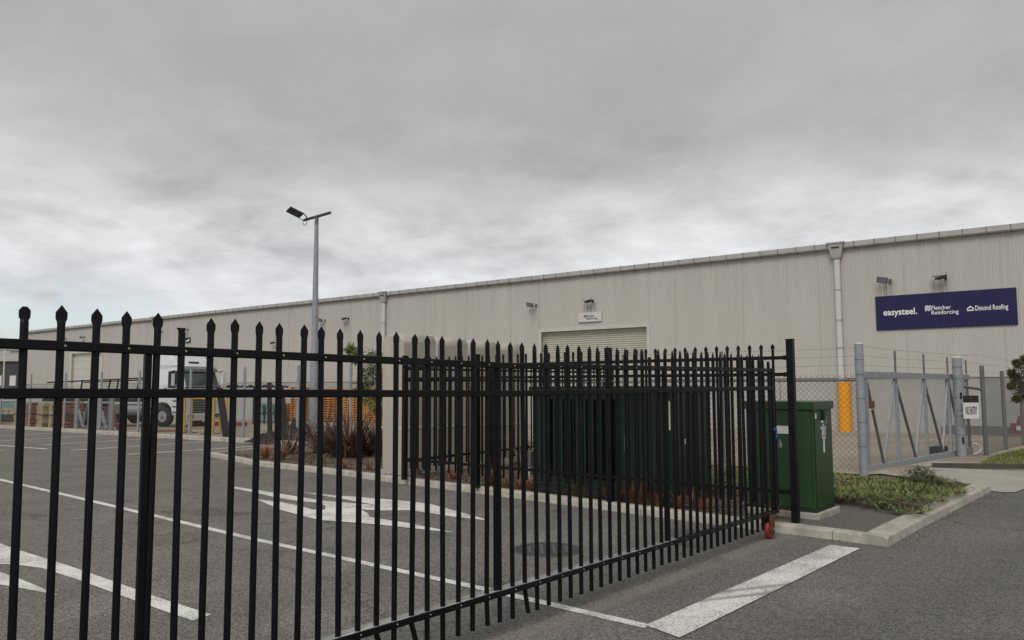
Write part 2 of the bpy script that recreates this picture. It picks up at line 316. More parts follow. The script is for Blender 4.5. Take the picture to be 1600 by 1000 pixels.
# ------------------------------------------------------------------ mesh builder
class MB:
    def __init__(s): s.v = []; s.f = []; s.sm = []
    def add(s, vs, fs, smooth=False):
        o = len(s.v); s.v += [Vector(v) for v in vs]
        for f in fs: s.f.append([o + i for i in f]); s.sm.append(smooth)
        return s
    def box(s, c, d, rot=None):
        c = Vector(c); hx_, hy, hz = d[0] / 2, d[1] / 2, d[2] / 2
        vs = [Vector((x, y, z)) for x in (-hx_, hx_) for y in (-hy, hy) for z in (-hz, hz)]
        if rot is not None: vs = [rot @ v for v in vs]
        return s.add([c + v for v in vs], [(0, 1, 3, 2), (4, 6, 7, 5), (0, 4, 5, 1), (2, 3, 7, 6), (0, 2, 6, 4), (1, 5, 7, 3)])
    def boxb(s, x0, x1, y0, y1, z0, z1, bev=0.0):
        if bev <= 0: return s.box(((x0 + x1) / 2, (y0 + y1) / 2, (z0 + z1) / 2), (abs(x1 - x0), abs(y1 - y0), abs(z1 - z0)))
        bm = bmesh.new(); bmesh.ops.create_cube(bm, size=1)
        for v in bm.verts: v.co = Vector(((x0 + x1) / 2 + v.co.x * abs(x1 - x0), (y0 + y1) / 2 + v.co.y * abs(y1 - y0), (z0 + z1) / 2 + v.co.z * abs(z1 - z0)))
        bmesh.ops.bevel(bm, geom=bm.edges[:], offset=bev, segments=2, affect='EDGES', profile=0.6)
        return s.bm(bm)
    def bm(s, bm, smooth=False):
        bm.verts.index_update()
        s.add([v.co.copy() for v in bm.verts], [[v.index for v in f.verts] for f in bm.faces], smooth); bm.free(); return s
    def tube(s, p0, p1, r0, r1=None, n=8, caps=True, smooth=True):
        p0, p1 = Vector(p0), Vector(p1); r1 = r0 if r1 is None else r1
        d = (p1 - p0)
        if d.length < 1e-6: return s
        d.normalize(); u = d.orthogonal().normalized(); w_ = d.cross(u)
        vs = []
        for p, r in ((p0, r0), (p1, r1)):
            for i in range(n):
                a_ = 2 * math.pi * i / n; vs.append(p + u * (r * math.cos(a_)) + w_ * (r * math.sin(a_)))
        fs = [(i, (i + 1) % n, n + (i + 1) % n, n + i) for i in range(n)]
        s.add(vs, fs, smooth)
        if caps:
            s.add(vs[:n], [tuple(reversed(range(n)))]); s.add(vs[n:], [tuple(range(n))])
        return s
    def bar(s, p0, p1, w_, h, up=Vector((0, 0, 1))):     # box beam between two points
        p0, p1 = Vector(p0), Vector(p1); d = (p1 - p0); L = d.length; d.normalize()
        sd_ = d.cross(up)
        if sd_.length < 1e-4: sd_ = Vector((1, 0, 0))
        sd_.normalize(); uu = sd_.cross(d)
        vs = [p + sd_ * (a_ * w_ / 2) + uu * (b_ * h / 2) for p in (p0, p1) for a_, b_ in ((-1, -1), (1, -1), (1, 1), (-1, 1))]
        return s.add(vs, [(0, 3, 2, 1), (4, 5, 6, 7), (0, 1, 5, 4), (1, 2, 6, 5), (2, 3, 7, 6), (3, 0, 4, 7)])
    def loft(s, rings, smooth=True, caps=True):
        n = len(rings[0]); o = []
        vs = [v for r in rings for v in r]
        fs = [(k * n + i, k * n + (i + 1) % n, (k + 1) * n + (i + 1) % n, (k + 1) * n + i) for k in range(len(rings) - 1) for i in range(n)]
        s.add(vs, fs, smooth)
        if caps: s.add(rings[0], [tuple(reversed(range(n)))]); s.add(rings[-1], [tuple(range(n))])
        return s
    def prism(s, poly, h0, h1, axis='y', bev=0.0, seg=2):   # polygon in the plane square to axis, extruded
        def mk(a_, b_, c_): return {'y': (a_, c_, b_), 'x': (c_, a_, b_), 'z': (a_, b_, c_)}[axis]
        bm = bmesh.new()
        v0 = [bm.verts.new(mk(p[0], p[1], h0)) for p in poly]; v1 = [bm.verts.new(mk(p[0], p[1], h1)) for p in poly]
        n = len(poly)
        bm.faces.new(v0); bm.faces.new(list(reversed(v1)))
        for i in range(n): bm.faces.new((v0[(i + 1) % n], v0[i], v1[i], v1[(i + 1) % n]))
        bmesh.ops.recalc_face_normals(bm, faces=bm.faces)
        if bev > 0:
            ed = [e_ for e_ in bm.edges if len(e_.link_faces) == 2 and e_.calc_face_angle(0) > R(35)]
            bmesh.ops.bevel(bm, geom=ed, offset=bev, segments=seg, affect='EDGES', profile=0.6, clamp_overlap=True)
        bmesh.ops.triangulate(bm, faces=[f for f in bm.faces if len(f.verts) > 4])
        return s.bm(bm)
    def mesh(s, name, mat):
        me = bpy.data.meshes.new(name); me.from_pydata([tuple(v) for v in s.v], [], s.f)
        me.polygons.foreach_set('use_smooth', s.sm); me.materials.append(mat); me.update(); return me
    def build(s, name, mat, parent=None, loc=None, world=False):
        if isinstance(mat, str): mat = MT[mat]
        if parent is not None and world:
            mi = parent.matrix_basis.inverted(); s.v = [mi @ v for v in s.v]
        if loc is not None: l = Vector(loc); s.v = [v - l for v in s.v]
        o = bpy.data.objects.new(name, s.mesh(name, mat)); COL.objects.link(o)
        if parent is not None: o.parent = parent
        elif loc is not None: o.location = loc
        return o
def thing(name, label, cat, loc=(0, 0, 0), rz=0.0, group=None):
    o = bpy.data.objects.new(name, None); COL.objects.link(o); o.empty_display_size = 0.3
    o.location = loc; o.rotation_euler = (0, 0, rz); o.matrix_basis = Matrix.Translation(loc) @ Matrix.Rotation(rz, 4, 'Z')
    o['label'] = label; o['category'] = cat
    if group: o['group'] = group
    return o
def tag(o, label=None, cat=None, group=None, kind=None):
    if label: o['label'] = label
    if cat: o['category'] = cat
    if group: o['group'] = group
    if kind: o['kind'] = kind
    return o
def inst(name, mesh, parent, loc, rot=(0, 0, 0)):
    o = bpy.data.objects.new(name, mesh); COL.objects.link(o); o.parent = parent; o.location = loc; o.rotation_euler = rot; return o
def text_mesh(txt, size, weight=0.0, extrude=0.002):
    cu = bpy.data.curves.new('lettering', 'FONT'); cu.body = txt; cu.size = size; cu.offset = weight; cu.extrude = extrude; cu.resolution_u = 3
    o = bpy.data.objects.new('lettering', cu); me = bpy.data.meshes.new_from_object(o); bpy.data.objects.remove(o)
    return me
def lettering(txt, parent, x, y, z, height, width, mat, flip=True, weight=0.0, name='lettering'):
    """text standing in the parent's x-z plane, facing +y; read left to right towards -x when flip"""
    me = text_mesh(txt, 1.0, weight)
    xs = [v.co.x for v in me.vertices]; ys = [v.co.y for v in me.vertices]
    x0, x1, y1 = min(xs), max(xs), 0.72
    for v in me.vertices:
        a_ = (v.co.x - x0) / (x1 - x0) * width; b_ = v.co.y / y1 * height; c_ = v.co.z
        v.co = Vector((-a_ if flip else a_, c_, b_)) if flip else Vector((a_, -c_, b_))
    me.materials.append(MT[mat])
    o = bpy.data.objects.new(name, me); COL.objects.link(o); o.parent = parent; o.location = (x, y, z); return o

def sheet(name, poly, off, mat, kind='structure', parent=None):
    bm = bmesh.new(); vs = [bm.verts.new((p[0], p[1], 0)) for p in poly]; bm.faces.new(vs)
    for yy in (14.0, 80.0):
        bmesh.ops.bisect_plane(bm, geom=bm.verts[:] + bm.edges[:] + bm.faces[:], plane_co=(0, yy, 0), plane_no=(0, 1, 0))
    for v in bm.verts: v.co.z = g(v.co.y) + off
    bmesh.ops.triangulate(bm, faces=bm.faces[:])
    for f in bm.faces:
        if f.normal.z < 0: f.normal_flip()
    m = MB().bm(bm); o = m.build(name, mat, parent)
    if kind: o['kind'] = kind
    return o
def strip_mb(pts, width, off, mb=None):
    mb = mb or MB()
    pts = [Vector((p[0], p[1])) for p in pts]
    for a_, b_ in zip(pts, pts[1:]):
        d = (b_ - a_).normalized(); n_ = Vector((-d.y, d.x)) * width / 2
        L = (b_ - a_).length; k = max(1, int(L / 0.6))
        for i in range(k):
            p, q = a_.lerp(b_, i / k), a_.lerp(b_, (i + 1) / k)
            c = [p - n_, q - n_, q + n_, p + n_]
            mb.add([(v.x, v.y, g(v.y) + off) for v in c], [(0, 1, 2, 3)])
    return mb

# ------------------------------------------------------------------ key lines of the place
GE0 = Vector((hx(38.8, 3.076), 3.076)); GE1 = Vector((hx(1201, 8.375), 8.375))
GATE_D = (GE1 - GE0).normalized(); GATE_E = GE0.copy(); PITCHG = (GE1 - GE0).length / 56
WD = Vector((-1.292, 1.0)).normalized()               # direction the warehouse runs, away to the left
WP = Vector((0.774, 1.0)).normalized()                # square to it, away to the right
WA = Vector((hx(1311, 30.9), 30.9))                   # foot of the near downpipe
CF = [Vector((hx(1344, 13.2), 13.2)), Vector((hx(390, 26.2), 26.2)), Vector((hx(-60, 47.0), 47.0))]   # chain link line
MT['asphalt'] = asphalt_material(); MT['paint'] = paint_material('road_paint', 0.085); MT['paint_worn'] = paint_material('worn_road_paint', 0.065, True)
MT['mulch'] = mulch_material(); MT['yard'] = yard_material()

# ------------------------------------------------------------------ ground
BEDZ = 0.095
sheet('asphalt_ground', [(-900, -400), (900, -400), (900, 1500), (-900, 1500)], 0.0, 'asphalt')
cfd = [(CF[i + 1] - CF[i]).normalized() for i in range(2)]
far_left = CF[2] + cfd[1] * 60
kn = Vector((0.66, 0.75)) * 0.0
post2 = Vector((hx(1497, 17.0), 17.0))
gdir = (post2 - CF[0]).normalized()
yard_edge = [far_left, CF[2], CF[1], CF[0], CF[0] + gdir * 0.6 + Vector((0.25, -0.2)), Vector(G(1470, 727.5, .09)[:2]), Vector(G(1500, 730, .09)[:2]), Vector(G(1700, 731, .09)[:2]), Vector((60, 22))]
sheet('yard_ground', [(p.x, p.y) for p in yard_edge] + [(160, 200), (-300, 400)], 0.090, 'yard')
# kerb line round the planting bed
KF = [G(325, 713), G(400, 728), G(600, 752.5), G(800, 778), G(1000, 804.5), G(1188, 829), G(1300, 843.5), G(1388, 855)]
KR = [G(1388, 855), G(1421, 836), G(1458, 816), G(1500, 794), G(1550, 767.5)]
bk0 = Vector(KF[0][:2]); back_d = (Vector(G(392, 706)[:2]) - bk0).normalized()
def isect(p, d, q, e_):
    t_ = ((q.x - p.x) * e_.y - (q.y - p.y) * e_.x) / (d.x * e_.y - d.y * e_.x); return p + d * t_
fk_n = Vector((-cfd[1].y, cfd[1].x)); fk_n = fk_n if fk_n.dot(-CF[1]) > 0 else -fk_n
FKl = [far_left + fk_n * 0.45, CF[2] + fk_n * 0.45, CF[1] + fk_n * 0.45]
fk_c = isect(bk0, back_d, FKl[1], (FKl[2] - FKl[1]).normalized())
if (fk_c - FKl[1]).dot(FKl[2] - FKl[1]) > (FKl[2] - FKl[1]).length_squared:
    fk_c = isect(bk0, back_d, FKl[2], (CF[0] - CF[1]).normalized())
apron_l = Vector(G(1470, 768, 0.05)[:2])
def inset(pts, k_):
    out = []
    for i, p in enumerate(pts):
        a_, b_ = pts[max(i - 1, 0)], pts[min(i + 1, len(pts) - 1)]; d = Vector((b_[0] - a_[0], b_[1] - a_[1])).normalized(); out.append(Vector((p[0] - d.y * k_, p[1] + d.x * k_)))
    return out
bed = inset(KF[:-1], 0.07) + [Vector(KF[-1][:2]) + Vector((-0.06, 0.13))] + inset(KR, 0.12)[1:] + [Vector(G(1524, 764)[:2]), Vector(G(1440, 752)[:2]), CF[0] + gdir * 0.4, CF[0], CF[1], fk_c]
sheet('planting_bed', [(p.x, p.y) for p in bed], BEDZ - 0.03, 'mulch')
kf2 = inset(KF, 0.09); kr2 = inset(KR, 0.15)
pad = [kf2[4].lerp(kf2[5], 0.75), kf2[5], kf2[6], Vector(KF[-1][:2]) + Vector((-0.10, 0.17)), kr2[1], kr2[2]] + [Vector(G(*q)[:2]) for q in ((1436, 797, BEDZ), (1308, 783, BEDZ), (1215, 772, BEDZ), (1150, 800, BEDZ))]
o = sheet('bed_path', [(p.x, p.y) for p in pad], BEDZ - 0.012, material('grit_covered_seal', (0.17, 0.155, 0.135), 0.95, var=0.35, vscale=30, bump=0.8, bscale=90, coord='Position', col2=(0.085, 0.08, 0.072)))
ap = [G(1524, 764), G(1550, 768), G(1566, 770.5), G(1586, 770.5), G(1600, 765), G(1640, 740), G(1660, 731), G(1600, 731.5), G(1497, 729.5), G(1455, 727)]
ap = [Vector(p[:2]) for p in ap] + [post2 + gdir * -0.1, CF[0] + gdir * 0.35, Vector(G(1440, 752)[:2])]
bm = bmesh.new(); vs_ = [bm.verts.new((p.x, p.y, g(p.y) + (0.012 if i in (1, 2, 3, 4) else (0.05 if i in (0, 5) else 0.095)))) for i, p in enumerate(ap)]; bm.faces.new(vs_)
bmesh.ops.triangulate(bm, faces=bm.faces[:]); MB().bm(bm).build('entrance_apron', 'apron')['kind'] = 'structure'
vg = [G(1497, 728.5, 0.1), G(1660, 730, 0.1), G(1760, 700, 0.1), G(1600, 700, 0.1), G(1560, 710, 0.1), G(1528, 723, 0.1)]
grass_poly = [Vector(p[:2]) for p in (G(1527, 727.5, .1), G(1700, 729, .1), G(1800, 695, .1), G(1640, 693, .1), G(1585, 704, .1), G(1545, 715, .1))]
sheet('grass_verge', [(p.x, p.y) for p in grass_poly], 0.105, material('verge_soil', (0.13, 0.13, 0.045), 0.95, var=0.4, vscale=8))

def kerb_run(parent, pts, width=0.16, height=0.12, side=1, seglen=2.4, batter=0.025):
    pts = [Vector((p[0], p[1])) for p in pts]
    # mitred inner line
    inner = []
    for i, p in enumerate(pts):
        n_ = Vector((0, 0))
        for a_, b_ in ((i - 1, i), (i, i + 1)):
            if a_ >= 0 and b_ < len(pts):
                d = (pts[b_] - pts[a_]).normalized(); n_ += Vector((-d.y, d.x)) * side
        n_.normalize(); inner.append(n_)
    def sec(i, t_):
        p = pts[i].lerp(pts[i + 1], t_); n_ = inner[i].lerp(inner[i + 1], t_)
        z = g(p.y)
        q = [(0, -0.03), (batter * 0.8, height - 0.022), (batter + 0.02, height - 0.003), (width - 0.01, height), (width, height - 0.02), (width, -0.03)]
        return [Vector((p.x + n_.x * a_, p.y + n_.y * a_, z + b_)) for a_, b_ in q]
    # march along
    total = [(pts[i + 1] - pts[i]).length for i in range(len(pts) - 1)]
    marks = []
    for i, L in enumerate(total):
        k = max(1, round(L / seglen))
        for j in range(k): marks.append((i, j / k, (j + 1) / k, L))
    for i, t0, t1, L in marks:
        gap = 0.004 / L
        mb = MB(); m_ = (t0 + t1) / 2
        r0, r1 = sec(i, t0 + gap), sec(i, t1 - gap)
        if side > 0: r0, r1 = r1, r0
        n = len(r0)
        mb.add(r0 + r1, [(k_, (k_ + 1) % n, n + (k_ + 1) % n, n + k_) for k_ in range(n)] + [tuple(reversed(range(n))), tuple(range(n, 2 * n))])
        mb.build('kerb_section', 'kerb', parent)
kerb = bpy.data.objects.new('kerb', None); COL.objects.link(kerb); kerb['kind'] = 'structure'
kerb_run(kerb, KF, 0.15, 0.098, 1)
kerb_run(kerb, [Vector(KR[0][:2]) ] + KR[1:], 0.25, 0.098, 1, 1.9)
kerb_run(kerb, [(bk0.x, bk0.y), (fk_c.x, fk_c.y)], 0.15, 0.098, -1, 3.0)
kerb2 = bpy.data.objects.new('far_kerb', None); COL.objects.link(kerb2); kerb2['kind'] = 'structure'
kerb_run(kerb2, [FKl[0], FKl[1], fk_c], 0.18, 0.14, 1 if fk_n.dot(Vector((-cfd[1].y, cfd[1].x))) > 0 else -1, 4.0)

# painted markings
L1 = [G(-120, 723.5), G(0, 749.5), G(400, 843.5), G(742, 917.5), G(1012, 979.5)]
strip_mb([L1[0], L1[1], L1[2], L1[3], L1[4]], 0.095, 0.004).build('bay_line', 'paint')['kind'] = 'structure'
def poly_mark(name, pts, mat='paint', off=0.005):
    sheet(name, [G(*p)[:2] for p in pts], off, mat)
poly_mark('limit_line', [(1008, 978.5), (1062, 998), (1344, 858), (1297, 852.5)], 'paint_worn', 0.008)
poly_mark('turn_arrow', [(470, 769.3), (522, 774), (600, 780), (637, 783.5), (671, 787.5), (710, 798), (767, 814), (710, 808), (672, 802), (637, 797.5), (600, 798), (564, 796.5), (585, 789), (534, 779.5), (502, 774.5)], off=0.004)
poly_mark('through_arrow', [(362, 760.5), (400, 766), (437, 772), (468, 777), (502, 783), (552, 787), (585, 789.5), (564, 797), (575, 803), (577, 808), (592, 811), (637, 818), (683, 827), (711, 833), (683, 830.5), (637, 825.5), (592, 820.5), (555, 817.5), (500, 813.5), (468, 806), (437, 797), (400, 780.5), (437, 785), (468, 791), (488, 797), (507, 797.5), (509, 792), (500, 786.5), (468, 784), (437, 779.5), (400, 770.5), (362, 763.5)], off=0.007)
poly_mark('exit_arrow', [(-60, 825), (0, 849.5), (23, 858), (81, 876), (130, 892), (180, 910), (250, 935), (330, 961), (301, 970.5), (250, 953), (205, 937), (167, 923), (118, 905), (65, 888), (23, 882.5), (0, 882), (-30, 872), (-90, 852)], off=0.004)
poly_mark('arrow_barb', [(-60, 880), (0, 894.5), (31, 905), (60, 917), (90, 930.5), (62, 925), (0, 914), (-60, 905)], off=0.004)
for a_, b_ in (((-40, 663.5), (12, 661)), ((-40, 670), (56, 665)), ((-40, 676), (107, 668.7)), ((4, 681), (164, 672.7)), ((-30, 690.5), (217, 677.5)),
               ((68, 695.3), (301, 681.8)), ((112, 703.8), (384, 686.3)), ((200, 710.3), (429, 695.3))):
    strip_mb([G(*a_), G(*b_)], 0.14, 0.005).build('stall_line', 'paint')['kind'] = 'structure'
strip_mb([G(-30, 693.5), G(74, 701.8)], 0.14, 0.004).build('edge_line', 'paint')['kind'] = 'structure'
strip_mb([G(-30, 704.2), G(8, 703.8)], 0.10, 0.004).build('stall_line', 'paint')['kind'] = 'structure'

# manhole cover
mc = G(856, 859)
mh = thing('manhole_cover', 'round dark manhole cover set in the asphalt behind the black gate', 'manhole cover', (mc.x, mc.y, 0))
mb = MB(); mb.tube((0, 0, 0.001), (0, 0, 0.006), 0.30, n=32); mb.build('cover_plate', material('rough_cast_iron', (0.075, 0.073, 0.070), 0.9, var=0.6, vscale=22, bump=0.9, bscale=40), mh)
mb = MB(); ring = []
for r_, z_ in ((0.305, 0.0), (0.305, 0.008), (0.34, 0.007), (0.345, 0.0)):
    ring.append([Vector((r_ * math.cos(2 * math.pi * i / 32), r_ * math.sin(2 * math.pi * i / 32), z_)) for i in range(32)])
mb.loft(ring, True, False); mb.build('frame_ring', 'charcoal', mh)
mb = MB()
for i in range(-4, 5):
    for j in range(-4, 5):
        if i * i + j * j < 17: mb.box((i * 0.06, j * 0.06, 0.0085), (0.035, 0.02, 0.005))
mb.build('tread_pattern', 'grey', mh)['kind'] = 'stuff'

# ------------------------------------------------------------------ warehouse
WROT = math.atan2(WD.y, WD.x)
wh = thing('warehouse', 'long cream corrugated steel warehouse with concrete base behind the yard', 'warehouse', (WA.x, WA.y, 0), WROT)
WMI = wh.matrix_basis.inverted()
def W(x, y, out=0.0):      # pixel -> (u, z) on the wall face
    p0 = WMI @ Vector((0, 0, EYE)); d = WMI.to_3x3() @ ray(x, y)
    t_ = (out - p0.y) / d.y; q = p0 + d * t_; return q.x, q.z
U1 = W(44, 520)[0]; U0 = -34.0
MT['clad'] = cladding_material()
ZB = W(1240, 591)[1]; ZT = W(1311, 387)[1]
print('wall', U0, U1, ZB, ZT)
dz0 = {}
def door_rect(xl, yl, xr, yr):
    a_, za = W(xl, yl); b_, zb = W(xr, yr); return b_, a_, (za + zb) / 2
D1 = door_rect(846, 518.5, 1011, 511)         # the roller door over the fence
D2 = door_rect(113, 552.5, 160, 550.5)        # the small door far left
# base of the wall is 0.1 above the yard; doors run down to the ground
def corr(mb, u0, u1, z0, z1, y0=0.0):
    p = 0.105; k0 = math.floor(u0 / p); pts = []
    prof = ((0, 0), (0.30, 0), (0.42, 0.024), (0.68, 0.024), (0.80, 0))
    k = k0
    while k * p < u1:
        for a_, h in prof:
            u = (k + a_) * p
            if u0 <= u <= u1: pts.append((u, y0 + h))
        k += 1
    vs = []
    for u, y in pts: vs += [(u, y, z0), (u, y, z1)]
    mb.add(vs, [(2 * i, 2 * i + 2, 2 * i + 3, 2 * i + 1) for i in range(len(pts) - 1)])
mb = MB()
corr(mb, U0, D1[0] - 0.12, ZB, ZT); corr(mb, D1[0] - 0.12, D1[1] + 0.12, D1[2] + 0.14, ZT)
corr(mb, D1[1] + 0.12, D2[0] - 0.12, ZB, ZT); corr(mb, D2[0] - 0.12, D2[1] + 0.12, D2[2] + 0.14, ZT); corr(mb, D2[1] + 0.12, U1, ZB, ZT)
mb.build('wall_cladding', 'clad', wh)
# lap joints between sheets of cladding
for u in [U0 + i * 3.15 for i in range(int((U1 - U0) / 3.15))]:
    if D1[0] - .4 < u < D1[1] + .4 or D2[0] - .4 < u < D2[1] + .4: continue
    MB().box((u, 0.022, (ZB + ZT) / 2), (0.012, 0.012, ZT - ZB)).build('sheet_joint', 'trim', wh)
# flashing at foot of cladding, kept dark by its own overhang
mb = MB()
for a_, b_, z_ in ((U0, D1[0], ZB - 0.02), (D1[0], D1[1], D1[2] + 0.02), (D1[1], D2[0], ZB - 0.02), (D2[0], D2[1], D2[2] + 0.02), (D2[1], U1, ZB - 0.02)): mb.boxb(a_, b_, -0.15, -0.004, z_, ZT - 0.02)
mb.build('wall_core', 'concrete', wh)
gaps = [(U0, D1[0]), (D1[1], D2[0]), (D2[1], U1)]
for a_, b_ in gaps:
    k = max(1, round((b_ - a_) / 6.2)); L = (b_ - a_) / k
    for i in range(k):
        MB().boxb(a_ + i * L + 0.012, a_ + (i + 1) * L - 0.012, -0.25, -0.035, -2.0, ZB - 0.03).build('base_panel', 'concrete', wh)
MB().boxb(U0, U1, -0.30, -0.26, -2.0, ZB).build('base_backing', 'shadowgap', wh)
def roller_door(rect, pitch, deep, lbl):
    a_, b_, zt = rect
    fr = MB()
    fr.boxb(a_ - 0.14, a_, -0.3, 0.05, -1.6, zt + 0.14); fr.boxb(b_, b_ + 0.14, -0.3, 0.05, -1.6, zt + 0.14); fr.boxb(a_, b_, -0.3, 0.05, zt, zt + 0.14)
    fr.build('door_frame', 'trim', wh)
    dr = MB().boxb(a_, b_, -deep - 0.05, -deep - 0.02, -1.6, zt).build('roller_door', 'door', wh)
    n = int((zt + 1.3) / pitch)
    me = MB()
    L = b_ - a_ - 0.02
    rings = []
    for k_ in range(6):
        an = math.pi * k_ / 5; rings.append((0.035 * math.sin(an), pitch * 0.46 * math.cos(an)))
    vs = [(-L / 2, y, z) for y, z in rings] + [(L / 2, y, z) for y, z in rings]
    me.add(vs, [(i, i + 1, i + 7, i + 6) for i in range(5)], True)
    mesh = me.mesh('slat', MT['door'])
    for i in range(n):
        inst('slat', mesh, dr, ((a_ + b_) / 2, -deep - 0.02, zt - 0.02 - (i + 0.5) * pitch))
roller_door(D1, 0.105, 0.22, '')
# panel door far left
a_, b_, zt = D2
fr = MB(); fr.boxb(a_ - 0.14, a_, -0.3, 0.06, -1.6, zt + 0.2); fr.boxb(b_, b_ + 0.3, -0.3, 0.06, -1.6, zt + 0.2); fr.boxb(a_, b_, -0.3, 0.06, zt, zt + 0.2)
fr.build('door_frame', 'trim', wh)
mb = MB()
for i in range(7): mb.boxb(a_, b_, -0.24, -0.2, zt - (i + 1) * 0.72 + 0.015, zt - i * 0.72)
mb.build('panel_door', 'trim', wh)
# roof, gutter, brackets
mb = MB()
mb.add([(U0, 0.0, ZT - 0.02), (U1 + 0.1, 0.0, ZT - 0.02), (U1 + 0.1, -26, ZT + 1.5), (U0, -26, ZT + 1.5)], [(0, 1, 2, 3)])
mb.add([(U1, -0.004, ZT), (U1, -0.004, -2), (U1, -26, -2), (U1, -26, ZT + 1.5)], [(0, 1, 2, 3)])
mb.build('roof', 'trim', wh)
mb = MB()
prof = [(0.03, ZT - 0.05), (0.03, ZT + 0.13), (0.20, ZT + 0.17), (0.215, ZT + 0.17), (0.215, ZT - 0.02), (0.17, ZT - 0.07)]
mb.loft([[Vector((u, y, z)) for y, z in prof] for u in (U0, U1 + 0.15)], False); mb.build('gutter', 'gutter', wh)
bmesh_ = MB().boxb(-0.014, 0.014, 0.03, 0.226, -0.085, 0.178).mesh('gutter_bracket', MT['grey'])
u = -9.0
while u < U1:
    inst('gutter_bracket', bmesh_, wh, (u, 0, ZT)); u += 0.745
def rainhead(u):
    rh = MB()
    s_ = [(0.34, 0.30, 0.16), (0.34, 0.30, 0.10), (0.30, 0.27, 0.09), (0.20, 0.20, -0.32), (0.14, 0.16, -0.36)]
    s_ = [(0.345, 0.33, 0.19), (0.345, 0.33, 0.14), (0.29, 0.30, 0.135), (0.18, 0.20, -0.40), (0.14, 0.17, -0.46)]
    rings = [[Vector((u - a_ / 1.0, 0.03, ZT + z)), Vector((u + a_, 0.03, ZT + z)), Vector((u + a_, 0.03 + b_, ZT + z)), Vector((u - a_, 0.03 + b_, ZT + z))] for a_, b_, z in s_]
    rh.loft(rings, False); r_ = rh.build('rain_head', 'gutter', wh)
    MB().boxb(u - 0.15, u + 0.15, 0.28, 0.330, ZT - 0.04, ZT + 0.0).build('overflow_slot', 'shadowgap', r_)
    dp = MB().tube((u, 0.14, ZT - 0.5), (u, 0.14, -0.9), 0.125, n=14).build('downpipe', 'offwhite', wh)
    for z in (ZT - 1.7, ZT - 2.9, 3.0, 1.8):
        MB().tube((u, 0.14, z - 0.03), (u, 0.14, z + 0.03), 0.137, n=14).build('pipe_clip', 'gutter', dp)
    return dp
for xx in (1311, 599.5, 242): dpk = rainhead(W(xx, 500, 0.14)[0])
u = W(1320, 640, 0.16)[0]; zg = W(1320, 676, 0.2)[1]; zt_ = W(1320, 597, 0.2)[1]
mb = MB(); mb.tube((u, 0.16, zg), (u, 0.16, (zg + zt_) / 2 - 0.008), 0.235, n=20); mb.tube((u, 0.16, (zg + zt_) / 2 + 0.008), (u, 0.16, zt_), 0.235, n=20); mb.tube((u, 0.16, zg), (u, 0.16, zt_), 0.225, n=16, caps=False)
mb.build('pipe_guard', 'yellow', wh)

# things fixed to the wall
def wall_thing(name, label, cat, x, y, out=0.03, group=None):
    u, z = W(x, y, out); p = wh.matrix_basis @ Vector((u, out, z))
    return thing(name, label, cat, p, WROT, group)
# big navy sign
uL, zTL = W(1368, 463); uR, zTR = W(1588, 450); _, zBL = W(1369.5, 516); _, zBR = W(1590, 508)
zt = (zTL + zTR) / 2; zb = (zBL + zBR) / 2
sg = thing('company_sign', 'long navy sign board with three white company names on warehouse wall', 'sign', wh.matrix_basis @ Vector(((uL + uR) / 2, 0.05, zb)), WROT)
SW = uL - uR; SH = zt - zb
for s_ in (0, 1):
    MB().boxb(-SW / 2 + s_ * SW * 0.53 + (0.003 if s_ else 0), -SW / 2 + SW * 0.53 - 0.003 if not s_ else SW / 2, -0.02, 0.012, 0, SH, 0.004).build('sign_panel', 'navy', sg)
def sx_(px, py):      # pixel -> local coords on sign
    u, z = W(px, py, 0.06); return u - (uL + uR) / 2, z - zb
def sign_text(txt, x0, ybase, x1, hpx, weight, mat='signtext', par=sg, f=sx_, yy=0.0145):
    a_, z = f(x0, ybase); b_, z2 = f(x1, ybase - 4.0 * (x1 - x0) / 100); _, zt__ = f(x0, ybase - hpx)
    return lettering(txt, par, a_, yy, (z + z) / 2, zt__ - z, a_ - b_, mat, True, weight)
sign_text('easysteel.', 1380.5, 493.0, 1433, 10.0, 0.018)
sign_text('Fletcher', 1455.5, 484.2, 1486, 6.4, 0.008)
sign_text('Reinforcing', 1455.7, 491.6, 1498, 6.4, 0.008)
sign_text('Dimond Roofing', 1524, 485.2, 1575.5, 8.0, 0.010)
# flag-like mark of waves left of Fletcher
mb = MB(); a_, z1_ = sx_(1445, 477.5); b_, z0_ = sx_(1454.5, 485.6)
wW = a_ - b_; hH = z1_ - z0_
for r_ in range(4):
    for k_ in range(3):
        zc_ = z1_ - (r_ + 0.5) * hH / 4; x0_ = a_ - k_ * wW / 3; x1_ = x0_ - wW / 3
        off1 = 0.02 if k_ % 2 == 0 else -0.02
        mb.add([(x0_, 0.0145, zc_ - off1 + 0.016), (x1_, 0.0145, zc_ + off1 + 0.016), (x1_, 0.0145, zc_ + off1 - 0.016), (x0_, 0.0145, zc_ - off1 - 0.016)], [(0, 1, 2, 3)])
mb.build('wave_emblem', 'signtext', sg)
mb = MB(); a_, z0_ = sx_(1511, 486); b_, z1_ = sx_(1521.5, 477.5); zmid = (z0_ + z1_) / 2; c_ = (a_ + b_) / 2; hw = (a_ - b_) / 2; hh = (z1_ - z0_) / 2
def qd(p): mb.add([(x, 0.0145, z) for x, z in p], [tuple(range(len(p)))])
qd([(c_ + hw, zmid + 0.0), (c_, zmid + hh), (c_, zmid + hh - 0.05), (c_ + hw, zmid - 0.045)])
qd([(c_, zmid + hh), (c_ - hw, zmid), (c_ - hw, zmid - 0.045), (c_, zmid + hh - 0.05)])
qd([(c_ + hw, zmid - 0.045), (c_ + hw - 0.045, zmid - 0.045), (c_ + hw - 0.045, zmid - hh), (c_ + hw, zmid - hh)])
